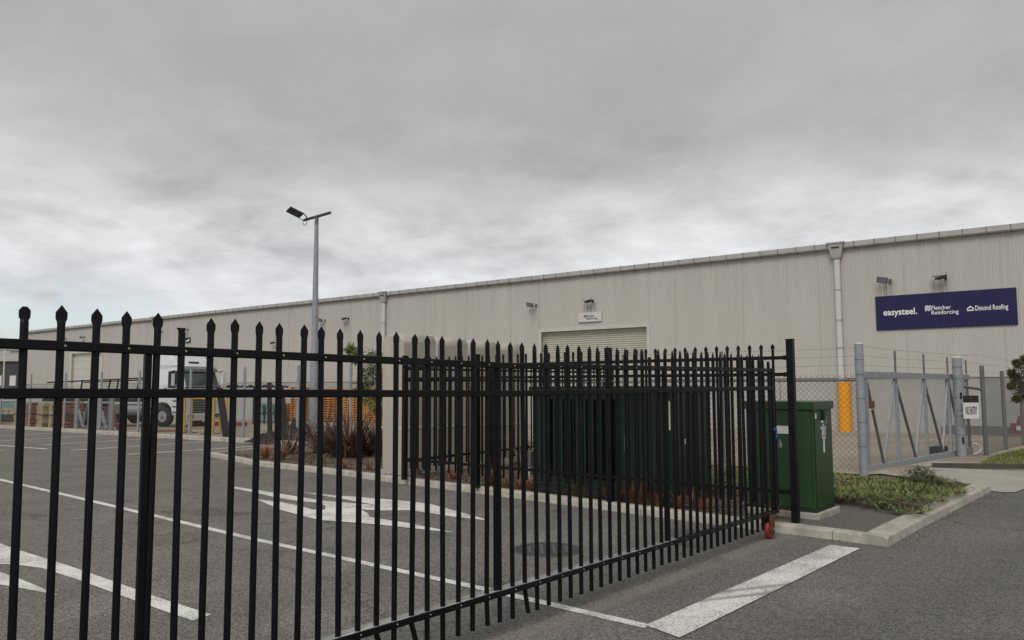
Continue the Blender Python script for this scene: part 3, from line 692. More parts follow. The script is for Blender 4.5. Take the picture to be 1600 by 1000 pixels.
qd([(c_ - hw + 0.045, zmid - 0.045), (c_ - hw, zmid - 0.045), (c_ - hw, zmid - hh), (c_ - hw + 0.045, zmid - hh)])
qd([(c_ + hw - 0.045, zmid - hh + 0.04), (c_ - hw + 0.045, zmid - hh + 0.04), (c_ - hw + 0.045, zmid - hh), (c_ + hw - 0.045, zmid - hh)])
mb.build('roof_emblem', 'signtext', sg)
# small white sign over the roller door
a_, zz = W(904.5, 489.5); b_, zz2 = W(941, 488); _, zl = W(904.5, 504); zz = zz
ss = thing('door_sign', 'small white sign over the ribbed roller door of the warehouse', 'sign', wh.matrix_basis @ Vector(((a_ + b_) / 2, 0.06, zl)), WROT)
MB().boxb(-(a_ - b_) / 2, (a_ - b_) / 2, -0.03, 0.03, 0, zz - zl, 0.006).build('sign_panel', 'offwhite', ss)
u_s, z_s = (a_ + b_) / 2, zl
def fs_(px, py):
    u, z = W(px, py, 0.09); return u - u_s, z - z_s
for txt, x0, yb, x1, h, wt in (('Fletcher', 916, 495.6, 928.5, 3.5, 0.01), ('Reinforcing', 916, 499.5, 933.5, 3.5, 0.01)):
    a1, z1_ = fs_(x0, yb); b1, _ = fs_(x1, yb); _, z2_ = fs_(x0, yb - h)
    lettering(txt, ss, a1, 0.0325, z1_, z2_ - z1_, a1 - b1, 'blacktext', True, wt)
mb = MB(); a1, z1_ = fs_(912, 492); b1, z0_ = fs_(915.5, 496)
for r_ in range(3): mb.boxb(b1, a1, 0.031, 0.033, z0_ + r_ * (z1_ - z0_) / 3, z0_ + (r_ + 0.6) * (z1_ - z0_) / 3)
mb.build('wave_emblem', 'blacktext', ss)
# small black sign far along the wall
a_, zz = W(290.5, 527.5); b_, _ = W(298.7, 527.2); _, zl = W(290.5, 536)
bs = thing('wall_sign', 'small black square sign with white swoosh above the white truck', 'sign', wh.matrix_basis @ Vector(((a_ + b_) / 2, 0.05, zl)), WROT)
MB().boxb(-(a_ - b_) / 2, (a_ - b_) / 2, -0.02, 0.02, 0, zz - zl).build('sign_panel', 'blacktext', bs)
mb = MB(); sw_, sh_ = (a_ - b_) / 2, zz - zl
mb.add([(sw_ * 0.75, 0.022, sh_ * 0.4), (sw_ * 0.1, 0.022, sh_ * 0.45), (-sw_ * 0.7, 0.022, sh_ * 0.75), (-sw_ * 0.5, 0.022, sh_ * 0.35), (0, 0.022, sh_ * 0.25), (sw_ * 0.7, 0.022, sh_ * 0.25)], [tuple(range(6))])
mb.build('swoosh', 'signtext', bs)
def floodlight(x, y, label, s_=1.0, lit=False):
    t = wall_thing('floodlight', label, 'floodlight', x, y, 0.03, 'floodlights along the warehouse wall')
    MB().tube((-0.2, 0.02, -0.03), (-0.2, 0.16, -0.03), 0.02).boxb(-0.26, -0.14, -0.01, 0.02, -0.1, 0.05).build('bracket', 'galv_dark', t)
    rot = Matrix.Rotation(R(-38), 3, 'X') @ Matrix.Rotation(R(-14), 3, 'Y')
    h = MB().box((0.02, 0.26, 0.0), (0.38 * s_, 0.06, 0.24 * s_), rot).build('housing', 'grey', t)
    MB().box(Vector((0.02, 0.26, 0)) + rot @ Vector((0, 0.033, 0)), (0.30 * s_, 0.006, 0.17 * s_), rot).build('lens', 'galv', h)
floodlight(833, 477, 'grey floodlight on the wall left above the ribbed roller door')
floodlight(1382, 438.5, 'grey floodlight above the left end of the navy sign')
floodlight(505, 500.5, 'pale floodlight on the warehouse wall just right of the lamp post')
floodlight(251.5, 518, 'pale floodlight on the warehouse wall above the white truck cab')
floodlight(102, 529, 'farthest floodlight on the warehouse wall near its left corner')
def camera_thing(x, y, label):
    t = wall_thing('security_camera', label, 'security camera', x, y, 0.03, 'security cameras along the warehouse wall')
    mb = MB(); mb.boxb(-0.19, -0.11, 0, 0.03, -0.08, 0.08); mb.tube((-0.15, 0.02, 0), (-0.15, 0.25, -0.03), 0.022); mb.build('bracket', 'blacktext', t)
    b_ = MB(); b_.tube((-0.2, 0.27, -0.01), (0.16, 0.27, -0.05), 0.06, 0.045, n=10); b_.build('camera_body', 'blacktext', t)
    b_ = MB(); b_.boxb(-0.24, 0.26, 0.20, 0.34, 0.035, 0.05); b_.tube((-0.18, 0.24, 0.04), (-0.21, 0.24, 0.17), 0.012, n=5); b_.build('sun_shield', 'blacktext', t)
    b_ = MB(); b_.tube((0.02, 0.27, -0.05), (0.02, 0.27, -0.11), 0.045, 0.02, n=8); b_.build('lamp', 'blacktext', t)
camera_thing(922.5, 471, 'black security camera above the small white sign')
camera_thing(1470.5, 434, 'black security camera above the middle of the navy sign')
camera_thing(542, 498, 'black security camera between the lamp post and the second downpipe')
camera_thing(292, 515.5, 'black security camera above the small black swoosh sign')
camera_thing(131, 527, 'farthest black security camera, above the panel door')
camera_thing(430, 535.5, 'low security camera on the wall left of the lamp post')
# low dark bund, hydrant, floor duct by the wall
def on_wall_ground(x, y_out):
    u = W(x, 640, y_out)[0]; p = wh.matrix_basis @ Vector((u, y_out, 0)); p.z = g(p.y) + 0.09; return p
p = on_wall_ground(1526, 0.9)
t = thing('spill_tray', 'long low dark grey tray on the yard at the foot of the warehouse wall', 'tray', p, WROT)
mb = MB(); mb.boxb(-1.05, 1.05, -0.55, 0.5, 0, 0.03); 
for q in ((-1.05, 1.05, 0.46, 0.5), (-1.05, 1.05, -0.55, -0.51), (-1.05, -1.01, -0.5, 0.45), (1.01, 1.05, -0.5, 0.45)): mb.boxb(q[0], q[1], q[2], q[3], 0.03, 0.27)
mb.build('tray_body', 'grey', t); MB().boxb(-1.0, 1.0, -0.5, 0.45, 0.17, 0.22).build('grating', 'galv_dark', t)
p = on_wall_ground(1592, 1.6)
t = thing('fire_hydrant', 'red fire hydrant pillar with white label at far right by the wall', 'fire hydrant', p, WROT)
MB().tube((0, 0, 0), (0, 0, 0.42), 0.13, n=14).tube((0, 0, 0.42), (0, 0, 0.55), 0.10, 0.07, n=14).build('barrel', 'red', t)
MB().tube((0, 0, 0.55), (0, 0, 0.66), 0.045, n=8).build('valve_cap', 'red', t)
MB().tube((0.0, 0, 0.3), (0.2, 0, 0.3), 0.055, n=10).tube((0.2, 0, 0.1), (0.2, 0, 0.42), 0.07, n=10).build('outlet', 'red', t)
MB().boxb(-0.09, 0.09, 0.125, 0.137, 0.2, 0.34).build('white_label', 'white', t)
MB().boxb(-0.5, 0.4, -0.25, 0.25, 0.002, 0.07, 0.01).build('base_slab', 'grey', t)

# ------------------------------------------------------------------ far left buildings
p = at(-30, 600, 92)
bl = thing('neighbour_warehouse', 'low cream shed beyond the left end of the warehouse', 'shed', (p.x, p.y, g(92)), R(16))
MB().boxb(-14, 5.8, 0, 12, 0, 7.2).build('wall', 'trim', bl); MB().boxb(-14.2, 6.0, -0.2, 12.2, 7.2, 7.4).build('roof', 'gutter', bl)
p = at(-18, 600, 80)
bl = thing('charcoal_building', 'dark charcoal office block with small white windows at far left', 'building', (p.x, p.y, g(80)), R(14))
MB().boxb(-8, 3.1, 0, 6, 0, 5.4).build('wall', 'charcoal', bl); MB().boxb(-8.1, 3.2, -0.1, 6.1, 5.4, 5.55).build('roof', 'blacktext', bl)
for i in range(7):
    wn = MB().boxb(2.2 - i * 1.05 - 0.32, 2.2 - i * 1.05 + 0.32, -0.05, -0.005, 3.0, 4.1).build('window', 'galv', bl)
    MB().boxb(2.2 - i * 1.05 - 0.26, 2.2 - i * 1.05 + 0.26, -0.058, -0.052, 3.06, 4.04).build('pane', 'white', wn)
p = at(5, 600, 66)
t = thing('flag_pole', 'thin white pole in front of the charcoal block at far left', 'pole', (p.x, p.y, g(66)))
MB().tube((0, 0, 0), (0, 0, 6.0), 0.07, 0.04).build('shaft', 'white', t); MB().boxb(-0.45, 0.45, -0.03, 0.03, 5.55, 5.62).build('crossbar', 'white', t)
p = at(13, 600, 56)
t = thing('teal_container', 'pale teal container behind the fence at the far left', 'container', (p.x, p.y, g(56) + .09), R(15))
mb = MB(); mb.boxb(-1.6, 0.55, 0, 1.6, 0.05, 1.35)
for i in range(16): mb.boxb(-1.58 + i * 0.133, -1.52 + i * 0.133, -0.03, 0, 0.12, 1.28)
mb.build('container_body', 'teal', t)
MB().boxb(-1.62, 0.57, -0.04, 1.62, 1.35, 1.42).build('lid', 'offwhite', t)

# ------------------------------------------------------------------ chain link fences
def lattice(mb, p0, p1, z0a, z1a, H, pitch=0.075, r=0.0022):
    p0, p1 = Vector(p0), Vector(p1); L = (p1 - p0).length; d = (p1 - p0) / L; nrm = Vector((-d.y, d.x))
    def P3(s_, v, side):
        q = p0 + d * s_; return Vector((q.x + nrm.x * 0.003 * side, q.y + nrm.y * 0.003 * side, z0a + (z1a - z0a) * s_ / L + v))
    for sgn in (1, -1):
        k = -int(H / pitch) - 1
        while k * pitch < L + H:
            s0 = k * pitch
            a_, b_ = (s0, 0.0), (s0 + H, H)
            t0, t1 = max(0.0, -s0), min(H, L - s0)
            if t1 > t0 + 0.01:
                q0 = (s0 + t0, t0 if sgn > 0 else H - t0); q1 = (s0 + t1, t1 if sgn > 0 else H - t1)
                mb.tube(P3(q0[0], q0[1], sgn), P3(q1[0], q1[1], sgn), r, n=3, caps=False, smooth=False)
            k += 1
def on_line(a_, b_, x):     # point of the ground line a-b seen at picture column x
    d = ray(x, 600); k = d.x / d.y
    e_ = b_ - a_; t_ = (k * a_.y - a_.x) / (e_.x - k * e_.y); return a_ + e_ * t_
def cf_point(x):
    q = on_line(CF[0], CF[1], x)
    return q if q.y <= CF[1].y else on_line(CF[1], CF[2], x)
def chain_fence(name, label, posts, top_off, mesh_top, wires, post_r=0.03, pitch=0.075, wr=0.0022, mat='galv_dark', rail=True, wmat='wire'):
    a_ = posts[0]; t = thing(name, label, 'fence', (a_.x, a_.y, g(a_.y) + 0.09))
    for p in posts:
        MB().tube((p.x, p.y, g(p.y) + 0.0), (p.x, p.y, EYE + top_off), post_r, n=10).build('post', mat, t, world=True)
    for p, q in zip(posts, posts[1:]):
        mb = MB(); zb0, zb1 = g(p.y) + 0.13, g(q.y) + 0.13
        H = EYE + mesh_top - (zb0 + zb1) / 2
        lattice(mb, p, q, zb0, zb1, H, pitch, wr); mb.build('chain_link_panel', wmat, t, world=True)
        if rail:
            MB().tube((p.x, p.y, EYE + mesh_top - 0.09), (q.x, q.y, EYE + mesh_top - 0.09), 0.02, n=8).build('rail', 'galv_dark', t, world=True)
    for h in wires:
        mb = MB()
        for p, q in zip(posts, posts[1:]):
            P, Q = Vector((p.x, p.y, EYE + h)), Vector((q.x, q.y, EYE + h)); m_ = (P + Q) / 2 - Vector((0, 0, 0.015))
            mb.tube(P, m_, 0.0028, n=4, caps=False); mb.tube(m_, Q, 0.0028, n=4, caps=False)
            n = int((Q - P).length / 0.14)
            for i in range(n):
                c = P.lerp(Q, (i + 0.5) / n) - Vector((0, 0, 0.012)); mb.tube(c + Vector((0, 0, 0.016)), c - Vector((0, 0, 0.016)), 0.0016, n=3, caps=False)
        mb.build('barbed_wire', 'wire_dark', t, world=True)
    return t
near_posts = [CF[0]] + [on_line(CF[0], CF[1], x) for x in (1128, 975, 850)] + [on_line(CF[0], CF[1], x) for x in (752, 672, 604, 548)]
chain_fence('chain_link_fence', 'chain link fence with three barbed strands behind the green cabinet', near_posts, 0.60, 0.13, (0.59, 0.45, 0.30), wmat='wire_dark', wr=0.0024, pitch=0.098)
left_posts = [cf_point(x) for x in (548, 466, 382, 298, 218, 158.5, 102.5, 48.5, 3, -50)]
chain_fence('yard_fence', 'chain link yard fence with grey posts along the far car park kerb', left_posts, 0.60, 0.03, (), post_r=0.045, pitch=0.09, wr=0.0022, mat='galv', rail=False)
# blue notice on that fence
q = on_line(CF[1], CF[2], 388); q = q if q.y > CF[1].y else on_line(CF[0], CF[1], 388)
t = thing('fence_notice', 'small blue and white notice hung on the chain link yard fence', 'sign', (q.x, q.y - 0.03, at(388, 621, q.y).z), math.atan2(cfd[1].y, cfd[1].x) + math.pi)
MB().boxb(-0.16, 0.16, -0.01, 0.0, 0, 0.22).build('notice_board', 'white', t); MB().boxb(-0.15, 0.15, 0.001, 0.006, 0.10, 0.21).build('blue_band', material('light_blue_print', (0.05, 0.3, 0.55), 0.5), t); MB().boxb(-0.15, 0.15, -0.017, -0.011, 0.10, 0.21).build('blue_band', bpy.data.materials['light_blue_print'], t)

# galvanised gate posts
def big_post(P, top_px, x, r, label, slots):
    zt = at(x, top_px, P.y).z; z0 = g(P.y)
    t = thing('gate_post', label, 'post', (P.x, P.y, z0), 0, 'galvanised gate posts')
    MB().tube((0, 0, 0), (0, 0, zt - z0 - 0.02), r, n=20).build('shaft', 'galv', t)
    MB().tube((0, 0, zt - z0 - 0.02), (0, 0, zt - z0 + 0.012), r * 1.04, r * 0.95, n=20).build('cap', 'offwhite', t)
    for z in (0.55, 0.95, 1.35, 1.75, 2.0):
        MB().tube((0, 0, z), (0, 0, z + 0.012), r * 1.03, n=20, caps=False).build('tie_band', 'galv_dark', t)
    for z in slots:
        MB().boxb(-0.03, 0.01, -r - 0.012, -r + 0.02, z - 0.07, z + 0.07).build('lock_slot', 'shadowgap', t)
    return t
big_post(CF[0], 536, 1340, 0.070, 'left round galvanised gate post beside the green cabinet', ())
big_post(post2, 558, 1496, 0.10, 'right round galvanised gate post behind the NO ENTRY sign', (at(0, 624, 17).z - g(17), at(0, 692, 17).z - g(17) - 0.02))
for z in (0.59, 0.45, 0.30, 0.13):
    pass
# galvanised sliding gate
gnorm = Vector((gdir.y, -gdir.x))
go = -gnorm * 0.15
def gp(x, z):
    q = on_line(CF[0] + go, post2 + go, x); return Vector((q.x, q.y, z))
yg = thing('yard_gate', 'galvanised sliding gate with zigzag braces and wire mesh infill', 'gate', (CF[0] + go).to_3d() + Vector((0, 0, 0.09)))
ZTg, ZBg = 1.755, 0.125
xl, xr = 1351, 1513
MB().bar(gp(xl, ZTg), gp(xr, ZTg - 0.02), 0.07, 0.115).build('top_rail', 'galv', yg, world=True)
MB().bar(gp(xl, ZBg), gp(xr, ZBg - 0.04), 0.07, 0.10).bar(gp(xl, ZBg - 0.085) , gp(xr, ZBg - 0.125), 0.10, 0.06).build('bottom_rail', 'galv', yg, world=True)
for x, zt in ((1353, None), (1400, 548), (1444.5, 553.5), (1481.5, 558), (1510.5, 562)):
    b0 = gp(x, ZBg); zt_ = at(x, zt, b0.y).z if zt else ZTg
    mb = MB(); mb.bar(b0, gp(x, ZTg), 0.05, 0.05, Vector((gdir.x, gdir.y, 0)))
    o = mb.build('upright', 'galv' if x != 1510.5 else 'galv_dark', yg, world=True)
    if zt: MB().bar(gp(x, ZTg + 0.05), gp(x, zt_), 0.03, 0.03, Vector((gdir.x, gdir.y, 0))).build('barb_arm', 'galv_dark', o)
    if zt:
        c_ = o.children[0]; 
        for v in c_.data.vertices: v.co = yg.matrix_basis.inverted() @ v.co
nodes = [(1353, 1), (1376, 0), (1398, 1), (1426, 0), (1443, 1), (1468, 0), (1481, 1), (1498, 0), (1509, 1)]
for i, ((xa, ta), (xb, tb)) in enumerate(zip(nodes, nodes[1:])):
    MB().bar(gp(xa, ZTg - 0.05 if ta else ZBg + 0.04), gp(xb, ZTg - 0.05 if tb else ZBg + 0.04), 0.04, 0.04, Vector((gdir.x, gdir.y, 0))).build('brace', 'galv' if i % 2 else 'galv_dark', yg, world=True)
mb = MB(); a_, b_ = gp(xl, 0) + go.to_3d() * 0.15, gp(xr, 0) + go.to_3d() * 0.15
lattice(mb, a_.to_2d(), b_.to_2d(), ZBg + 0.05, ZBg + 0.03, ZTg - ZBg - 0.1, 0.062, 0.0017); mb.build('chain_link_panel', 'wire', yg, world=True)
for h in (0.62, 0.46, 0.30):
    mb = MB(); pts = [Vector((CF[0].x, CF[0].y, EYE + h))] + [gp(x, EYE + h - 0.01) for x in (1400, 1444.5, 1481.5, 1510.5)]
    for P, Q in zip(pts, pts[1:]): mb.tube(P, Q, 0.0028, n=4, caps=False)
    mb.build('barbed_wire', 'wire_dark', yg, world=True)
lt = gp(1357, at(1357, 641, 13.4).z)
MB().bar(lt + Vector((-0.10, 0, 0)), lt + Vector((0.08, 0.06, 0)), 0.03, 0.025).build('latch_bar', 'offwhite', yg, world=True)
MB().box(lt + Vector((0.06, 0.05, 0.08)), (0.09, 0.06, 0.13)).build('lock_box', 'rust', yg, world=True)
# motor box at right post
mp_ = post2 + Vector((-0.34, 0.28))
t = thing('gate_motor', 'small dark gate motor box at the foot of the right gate post', 'gate motor', (mp_.x, mp_.y, g(mp_.y) + 0.09), math.atan2(gdir.y, gdir.x))
MB().boxb(-0.22, 0.22, -0.13, 0.13, 0.0, 0.2, 0.015).build('housing', 'shadowgap', t); MB().boxb(-0.25, 0.25, -0.16, 0.16, 0.0, 0.03).build('base_plate', 'rust', t)
MB().tube((0.27, -0.2, 0.0), (0.27, -0.2, 0.30), 0.02, n=8).tube((0.27, -0.2, 0.30), (0.2, -0.18, 0.34), 0.025, n=8).build('conduit', 'offwhite', t)
mb = MB(); prev = None
for i in range(14):
    a_ = -math.pi * 0.5 + i / 13 * math.pi; c = Vector((post2.x + 0.22 + 0.18 * math.cos(a_), post2.y - 0.05, g(17) + 0.26 + 0.11 * math.sin(a_)))
    if prev is not None: mb.tube(prev, c, 0.014, n=6, caps=False)
    prev = c
tag(mb.build('cable_loop', 'offwhite', loc=(post2.x + 0.3, post2.y, g(17) + 0.1)), 'loop of white cable beside the right gate post', 'cable')
# fence beyond the gate
fp = []
for x, yb, yt in ((1541, 711.5, 571), (1572, 703, 579.5), (1600, 696, 586), (1640, 686, 594)):
    q = G(x, yb, 0.09); fp.append((q, at(x, yt, q.y).z))
t = thing('side_fence', 'chain link fence running back along the grass right of the gate', 'fence', fp[0][0])
for q, zt in fp: MB().tube((q.x, q.y, q.z - 0.1), (q.x, q.y, zt), 0.045, n=10).build('post', 'galv_dark', t, world=True)
prev = Vector((post2.x + 0.12, post2.y, 0))
lineq = [Vector((post2.x + 0.1, post2.y + 0.05))] + [Vector(q[:2]) for q, _ in fp]
for i, (p, q) in enumerate(zip(lineq, lineq[1:])):
    mb = MB(); lattice(mb, p, q, g(p.y) + 0.1, g(q.y) + 0.1, 1.72, 0.07, 0.0022); mb.build('chain_link_panel', 'wire', t, world=True)
for h in (2.16, 1.98, 1.80):
    mb = MB()
    for p, q in zip(lineq, lineq[1:]): mb.tube((p.x, p.y, h + g(p.y) + 0.12), (q.x, q.y, h + g(q.y) + 0.12), 0.0028, n=4, caps=False)
    mb.build('barbed_wire', 'wire_dark', t, world=True)
MB().tube((lineq[0].x, lineq[0].y, at(0, 608, 17).z - 0.02), (lineq[1].x, lineq[1].y, at(0, 615, fp[0][0].y).z), 0.03, n=8).build('brace', 'galv_dark', t, world=True)
# NO ENTRY sign
q = gp(1517, 0) - go.to_3d() * 0.2 
qd_ = 16.72
c0, c1 = at(1505.5, 654, qd_), at(1529, 618, qd_)
t = thing('no_entry_sign', 'white NO ENTRY sign with black top band fixed beside gate post', 'sign', ((c0.x + c1.x) / 2, qd_, c0.z), R(4))
wS, hS = (c1.x - c0.x), (c1.z - c0.z)
MB().boxb(-wS / 2, wS / 2, 0, 0.01, 0, hS).build('sign_panel', 'white', t)
MB().boxb(-wS / 2, wS / 2, -0.004, -0.001, hS * 0.70, hS).build('black_band', 'blacktext', t)
lettering('NO ENTRY', t, -wS * 0.37, -0.004, hS * 0.18, hS * 0.36, wS * 0.74, 'blacktext', False, 0.0)
for k_ in range(2): MB().boxb(-0.06 + k_ * 0.04, 0.03 + k_ * 0.02, -0.006, -0.0045, hS * (0.87 - k_ * 0.1), hS * (0.885 - k_ * 0.1)).build('small_print', 'galv_dark', t)
MB().boxb(-wS / 2 - 0.08, -wS / 2 + 0.05, 0.011, 0.03, hS * 0.75, hS * 0.8).boxb(-wS / 2 - 0.08, -wS / 2 + 0.05, 0.011, 0.03, hS * 0.2, hS * 0.25).build('bracket', 'galv', t)
# timber edge across the verge front
p, q = G(1457, 729, 0.1), G(1680, 732.5, 0.1)
tag(MB().bar((p.x, p.y, p.z + 0.02), (q.x, q.y, q.z + 0.03), 0.05, 0.09).build('timber_edging', 'timber', loc=(p.x, p.y, p.z)), 'thin timber edging between the concrete apron and the grass verge', 'edging')

# ------------------------------------------------------------------ black picket gate
def ell(w_, t_, z, n=10, dx_=0.0, dy_=0.0): return [Vector((dx_ + w_ * math.cos(2 * math.pi * i / n), dy_ + t_ * math.sin(2 * math.pi * i / n), z)) for i in range(n)]
PR = 0.0158
def picket_mesh(h, zb, tip='spear', bend=0.0, rail=0.27):
    mb = MB(); r_ = PR
    rings = []
    if bend: rings += [ell(r_, r_, zb, dx_=bend), ell(r_, r_, rail - 0.02)]
    else: rings += [ell(r_, r_, zb), ell(r_, r_, rail)]
    if tip == 'spear': rings += [ell(r_, r_, h - 0.078), ell(0.0172, 0.013, h - 0.068), ell(0.0225, 0.0085, h - 0.056), ell(0.0230, 0.0055, h - 0.044), ell(0.0226, 0.004, h - 0.029), ell(0.0012, 0.0012, h)]
    elif tip == 'clipped': rings += [ell(r_, r_, h - 0.078), ell(0.0150, 0.012, h - 0.068), ell(0.0205, 0.0085, h - 0.058), ell(0.0212, 0.0055, h - 0.044), ell(0.0208, 0.004, h - 0.029), ell(0.0085, 0.003, h - 0.015)]
    elif tip == 'flared': rings += [ell(r_, r_, h - 0.085), ell(0.016, 0.010, h - 0.072, dx_=-0.001), ell(0.021, 0.006, h - 0.062, dx_=-0.002), ell(0.0225, 0.0045, h - 0.058, dx_=-0.004)]
    else: rings += [ell(r_, r_, h - 0.08), ell(0.015, 0.008, h - 0.068)]
    mb.loft(rings, True); me = mb.mesh('picket', MT['black'])
    # facets of the pressed head stay crisp
    for p_ in me.polygons:
        if p_.center.z > h - 0.075: p_.use_smooth = False
    return me
GN0, GN1 = -8, 56
def gs(n): return GE0 + GATE_D * PITCHG * n
grot = math.atan2(GATE_D.y, GATE_D.x)
bg_ = thing('picket_gate', 'black steel spear topped gate swung half across the car park entrance', 'gate', (GE0.x, GE0.y, 0), grot)
def lerp_tab(tab, n):
    for (a_, va), (b_, vb) in zip(tab, tab[1:]):
        if n <= b_ or (b_, vb) == tab[-1]: return va + (vb - va) * (n - a_) / (b_ - a_)
top_t = ((-8, 1.79), (0, 1.783), (23, 1.741), (42, 1.750), (57, 1.757)); mid_t = ((-8, 1.60), (0, 1.591), (23, 1.556), (42, 1.560), (57, 1.566)); bot_t = ((-8, 0.30), (0, 0.295), (23, 0.277), (42, 0.266), (57, 0.262))
std = picket_mesh(1.906, 0.095)
bent = {12: 0.02, 13: 0.03, 14: 0.055, 16: 0.05, 24: 0.03, 21: 0.012}
for n in range(GN0, GN1 + 1):
    dz_ = lerp_tab(top_t, n) - 1.741
    me = std
    if n in bent: me = picket_mesh(1.906, 0.095, bend=bent[n])
    if n == 0: me = picket_mesh(1.906, 0.095, 'clipped')
    if n == 5: me = picket_mesh(1.906, 0.095, 'flared')
    if n in (37, 56): me = picket_mesh(1.906, 0.095, 'stub')
    inst('picket', me, bg_, (n * PITCHG, 0, dz_ + random.uniform(-.004, .004)), (R(random.uniform(-.25, .25)), R(random.uniform(-.35, .35)), R(random.uniform(-5, 5))))
def gate_rail(tab, h, d_, name, lip=False, n1=57.0, y0=0.0):
    mb = MB(); xs = [-8.6] + [a_ for a_, _ in tab[1:-1]] + [n1]
    rings = []
    for n in xs:
        z = lerp_tab(tab, n)
        b_ = 0.004
        q = [(-d_ / 2 + b_, -h / 2), (d_ / 2 - b_, -h / 2), (d_ / 2, -h / 2 + b_), (d_ / 2, h / 2 - b_), (d_ / 2 - b_, h / 2), (-d_ / 2 + b_, h / 2), (-d_ / 2, h / 2 - b_), (-d_ / 2, -h / 2 + b_)]
        rings.append([Vector((n * PITCHG, y + y0, z + zz_)) for y, zz_ in q])
    mb.loft(rings, False)
    if lip: pass
    return mb.build(name, 'black', bg_)
rt = gate_rail(top_t, 0.040, 0.042, 'top_rail'); rm = gate_rail(mid_t, 0.040, 0.042, 'middle_rail'); rb = gate_rail(bot_t, 0.040, 0.042, 'bottom_rail', True)
for r_, tab, st in ((rt, top_t, 2), (rb, bot_t, 2)):
    mb = MB()
    for n in range(-7, 57, st):
        nn = n + 0.06; z = lerp_tab(tab, n)
        for sd_ in (-1, 1): mb.tube((nn * PITCHG, sd_ * 0.0215, z), (nn * PITCHG, sd_ * 0.0245, z), 0.0055, 0.0035, n=8)
    mb.build('rivet', 'steel', r_)['kind'] = 'stuff'
for n, lab in ((3.80, None), (21.80, None), (38.82, None), (56.55, None), (-7.6, None)):
    z1 = lerp_tab(top_t, n) + 0.0015; z0 = lerp_tab(bot_t, n) - (0.02 if n < 56 else 0.02)
    hw_ = 0.015 if n < 56 else 0.022
    MB().boxb(n * PITCHG - hw_, n * PITCHG + hw_, -0.004 if n < 56 else -0.022, 0.021 if n < 56 else 0.022, z0 + 0.04, z1 - 0.022, 0.003).build('gate_upright', 'black', bg_)
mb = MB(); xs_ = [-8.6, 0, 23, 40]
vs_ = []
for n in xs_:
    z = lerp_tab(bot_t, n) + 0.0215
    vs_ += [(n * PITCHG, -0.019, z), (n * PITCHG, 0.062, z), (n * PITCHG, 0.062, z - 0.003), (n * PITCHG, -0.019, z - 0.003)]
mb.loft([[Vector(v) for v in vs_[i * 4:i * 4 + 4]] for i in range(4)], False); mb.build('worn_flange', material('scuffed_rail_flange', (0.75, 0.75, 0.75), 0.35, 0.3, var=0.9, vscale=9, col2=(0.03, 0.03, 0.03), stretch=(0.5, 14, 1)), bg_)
# small bracket collars where rail lengths join
for n, tab in ((25.3, top_t), (41.0, mid_t)):
    z = lerp_tab(tab, n); MB().boxb(n * PITCHG - 0.03, n * PITCHG + 0.03, -0.0235, 0.0235, z - 0.022, z + 0.022, 0.002).build('rail_joiner', 'black', bg_)
# castor wheel
cw = MB().boxb(-0.035, 0.035, -0.05, 0.05, 0.215, 0.245).boxb(-0.05, 0.03, -0.045, -0.038, 0.085, 0.22).boxb(-0.05, 0.03, 0.038, 0.045, 0.085, 0.22)
WN = 55.3
for v in cw.v: v.x += WN * PITCHG
fork = cw.build('castor_fork', 'rust', bg_)
wx = WN * PITCHG + 0.0
mb = MB()
rings = []
for r_, y_ in ((0.05, -0.022), (0.080, -0.024), (0.092, -0.016), (0.094, 0), (0.092, 0.016), (0.080, 0.024), (0.05, 0.022)):
    rings.append([Vector((wx + r_ * math.cos(2 * math.pi * i / 28), y_, 0.094 + r_ * math.sin(2 * math.pi * i / 28))) for i in range(28)])
mb.loft(rings, True, True); wl = mb.build('castor_wheel', 'red', bg_)
MB().tube((wx, -0.03, 0.102), (wx, 0.03, 0.102), 0.05, n=16).build('hub', 'rust', wl)
MB().tube((wx, -0.062, 0.102), (wx, 0.062, 0.102), 0.012, n=8).tube((wx, -0.058, 0.102), (wx, -0.05, 0.102), 0.02, n=6).build('axle_bolt', 'steel', wl)
# blue lock chain
lk = gs(56.3)
t = thing('lock_chain', 'blue sleeved chain with padlock hanging from the gate end', 'lock', (lk.x, lk.y, 0), grot)
mb = MB(); pts = []
for i in range(22):
    a_ = i / 21; pts.append(Vector((-0.03 + 0.15 * a_ + 0.02 * math.sin(a_ * 9), -0.035 - 0.01 * math.sin(a_ * 6), 1.12 - 0.13 * a_ + 0.035 * math.sin(a_ * 11))))
for P, Q in zip(pts, pts[1:]): mb.tube(P, Q, 0.009, n=6, caps=False)
mb.build('chain_sleeve', 'blue', t)
MB().boxb(0.085, 0.125, -0.06, -0.035, 0.93, 0.98, 0.004).build('padlock', 'steel', t)
mb = MB(); mb.tube((0.095, -0.047, 0.98), (0.095, -0.047, 1.01), 0.004, n=6).tube((0.115, -0.047, 0.98), (0.115, -0.047, 1.01), 0.004, n=6).tube((0.095, -0.047, 1.01), (0.115, -0.047, 1.01), 0.004, n=6); mb.build('shackle', 'steel', t)

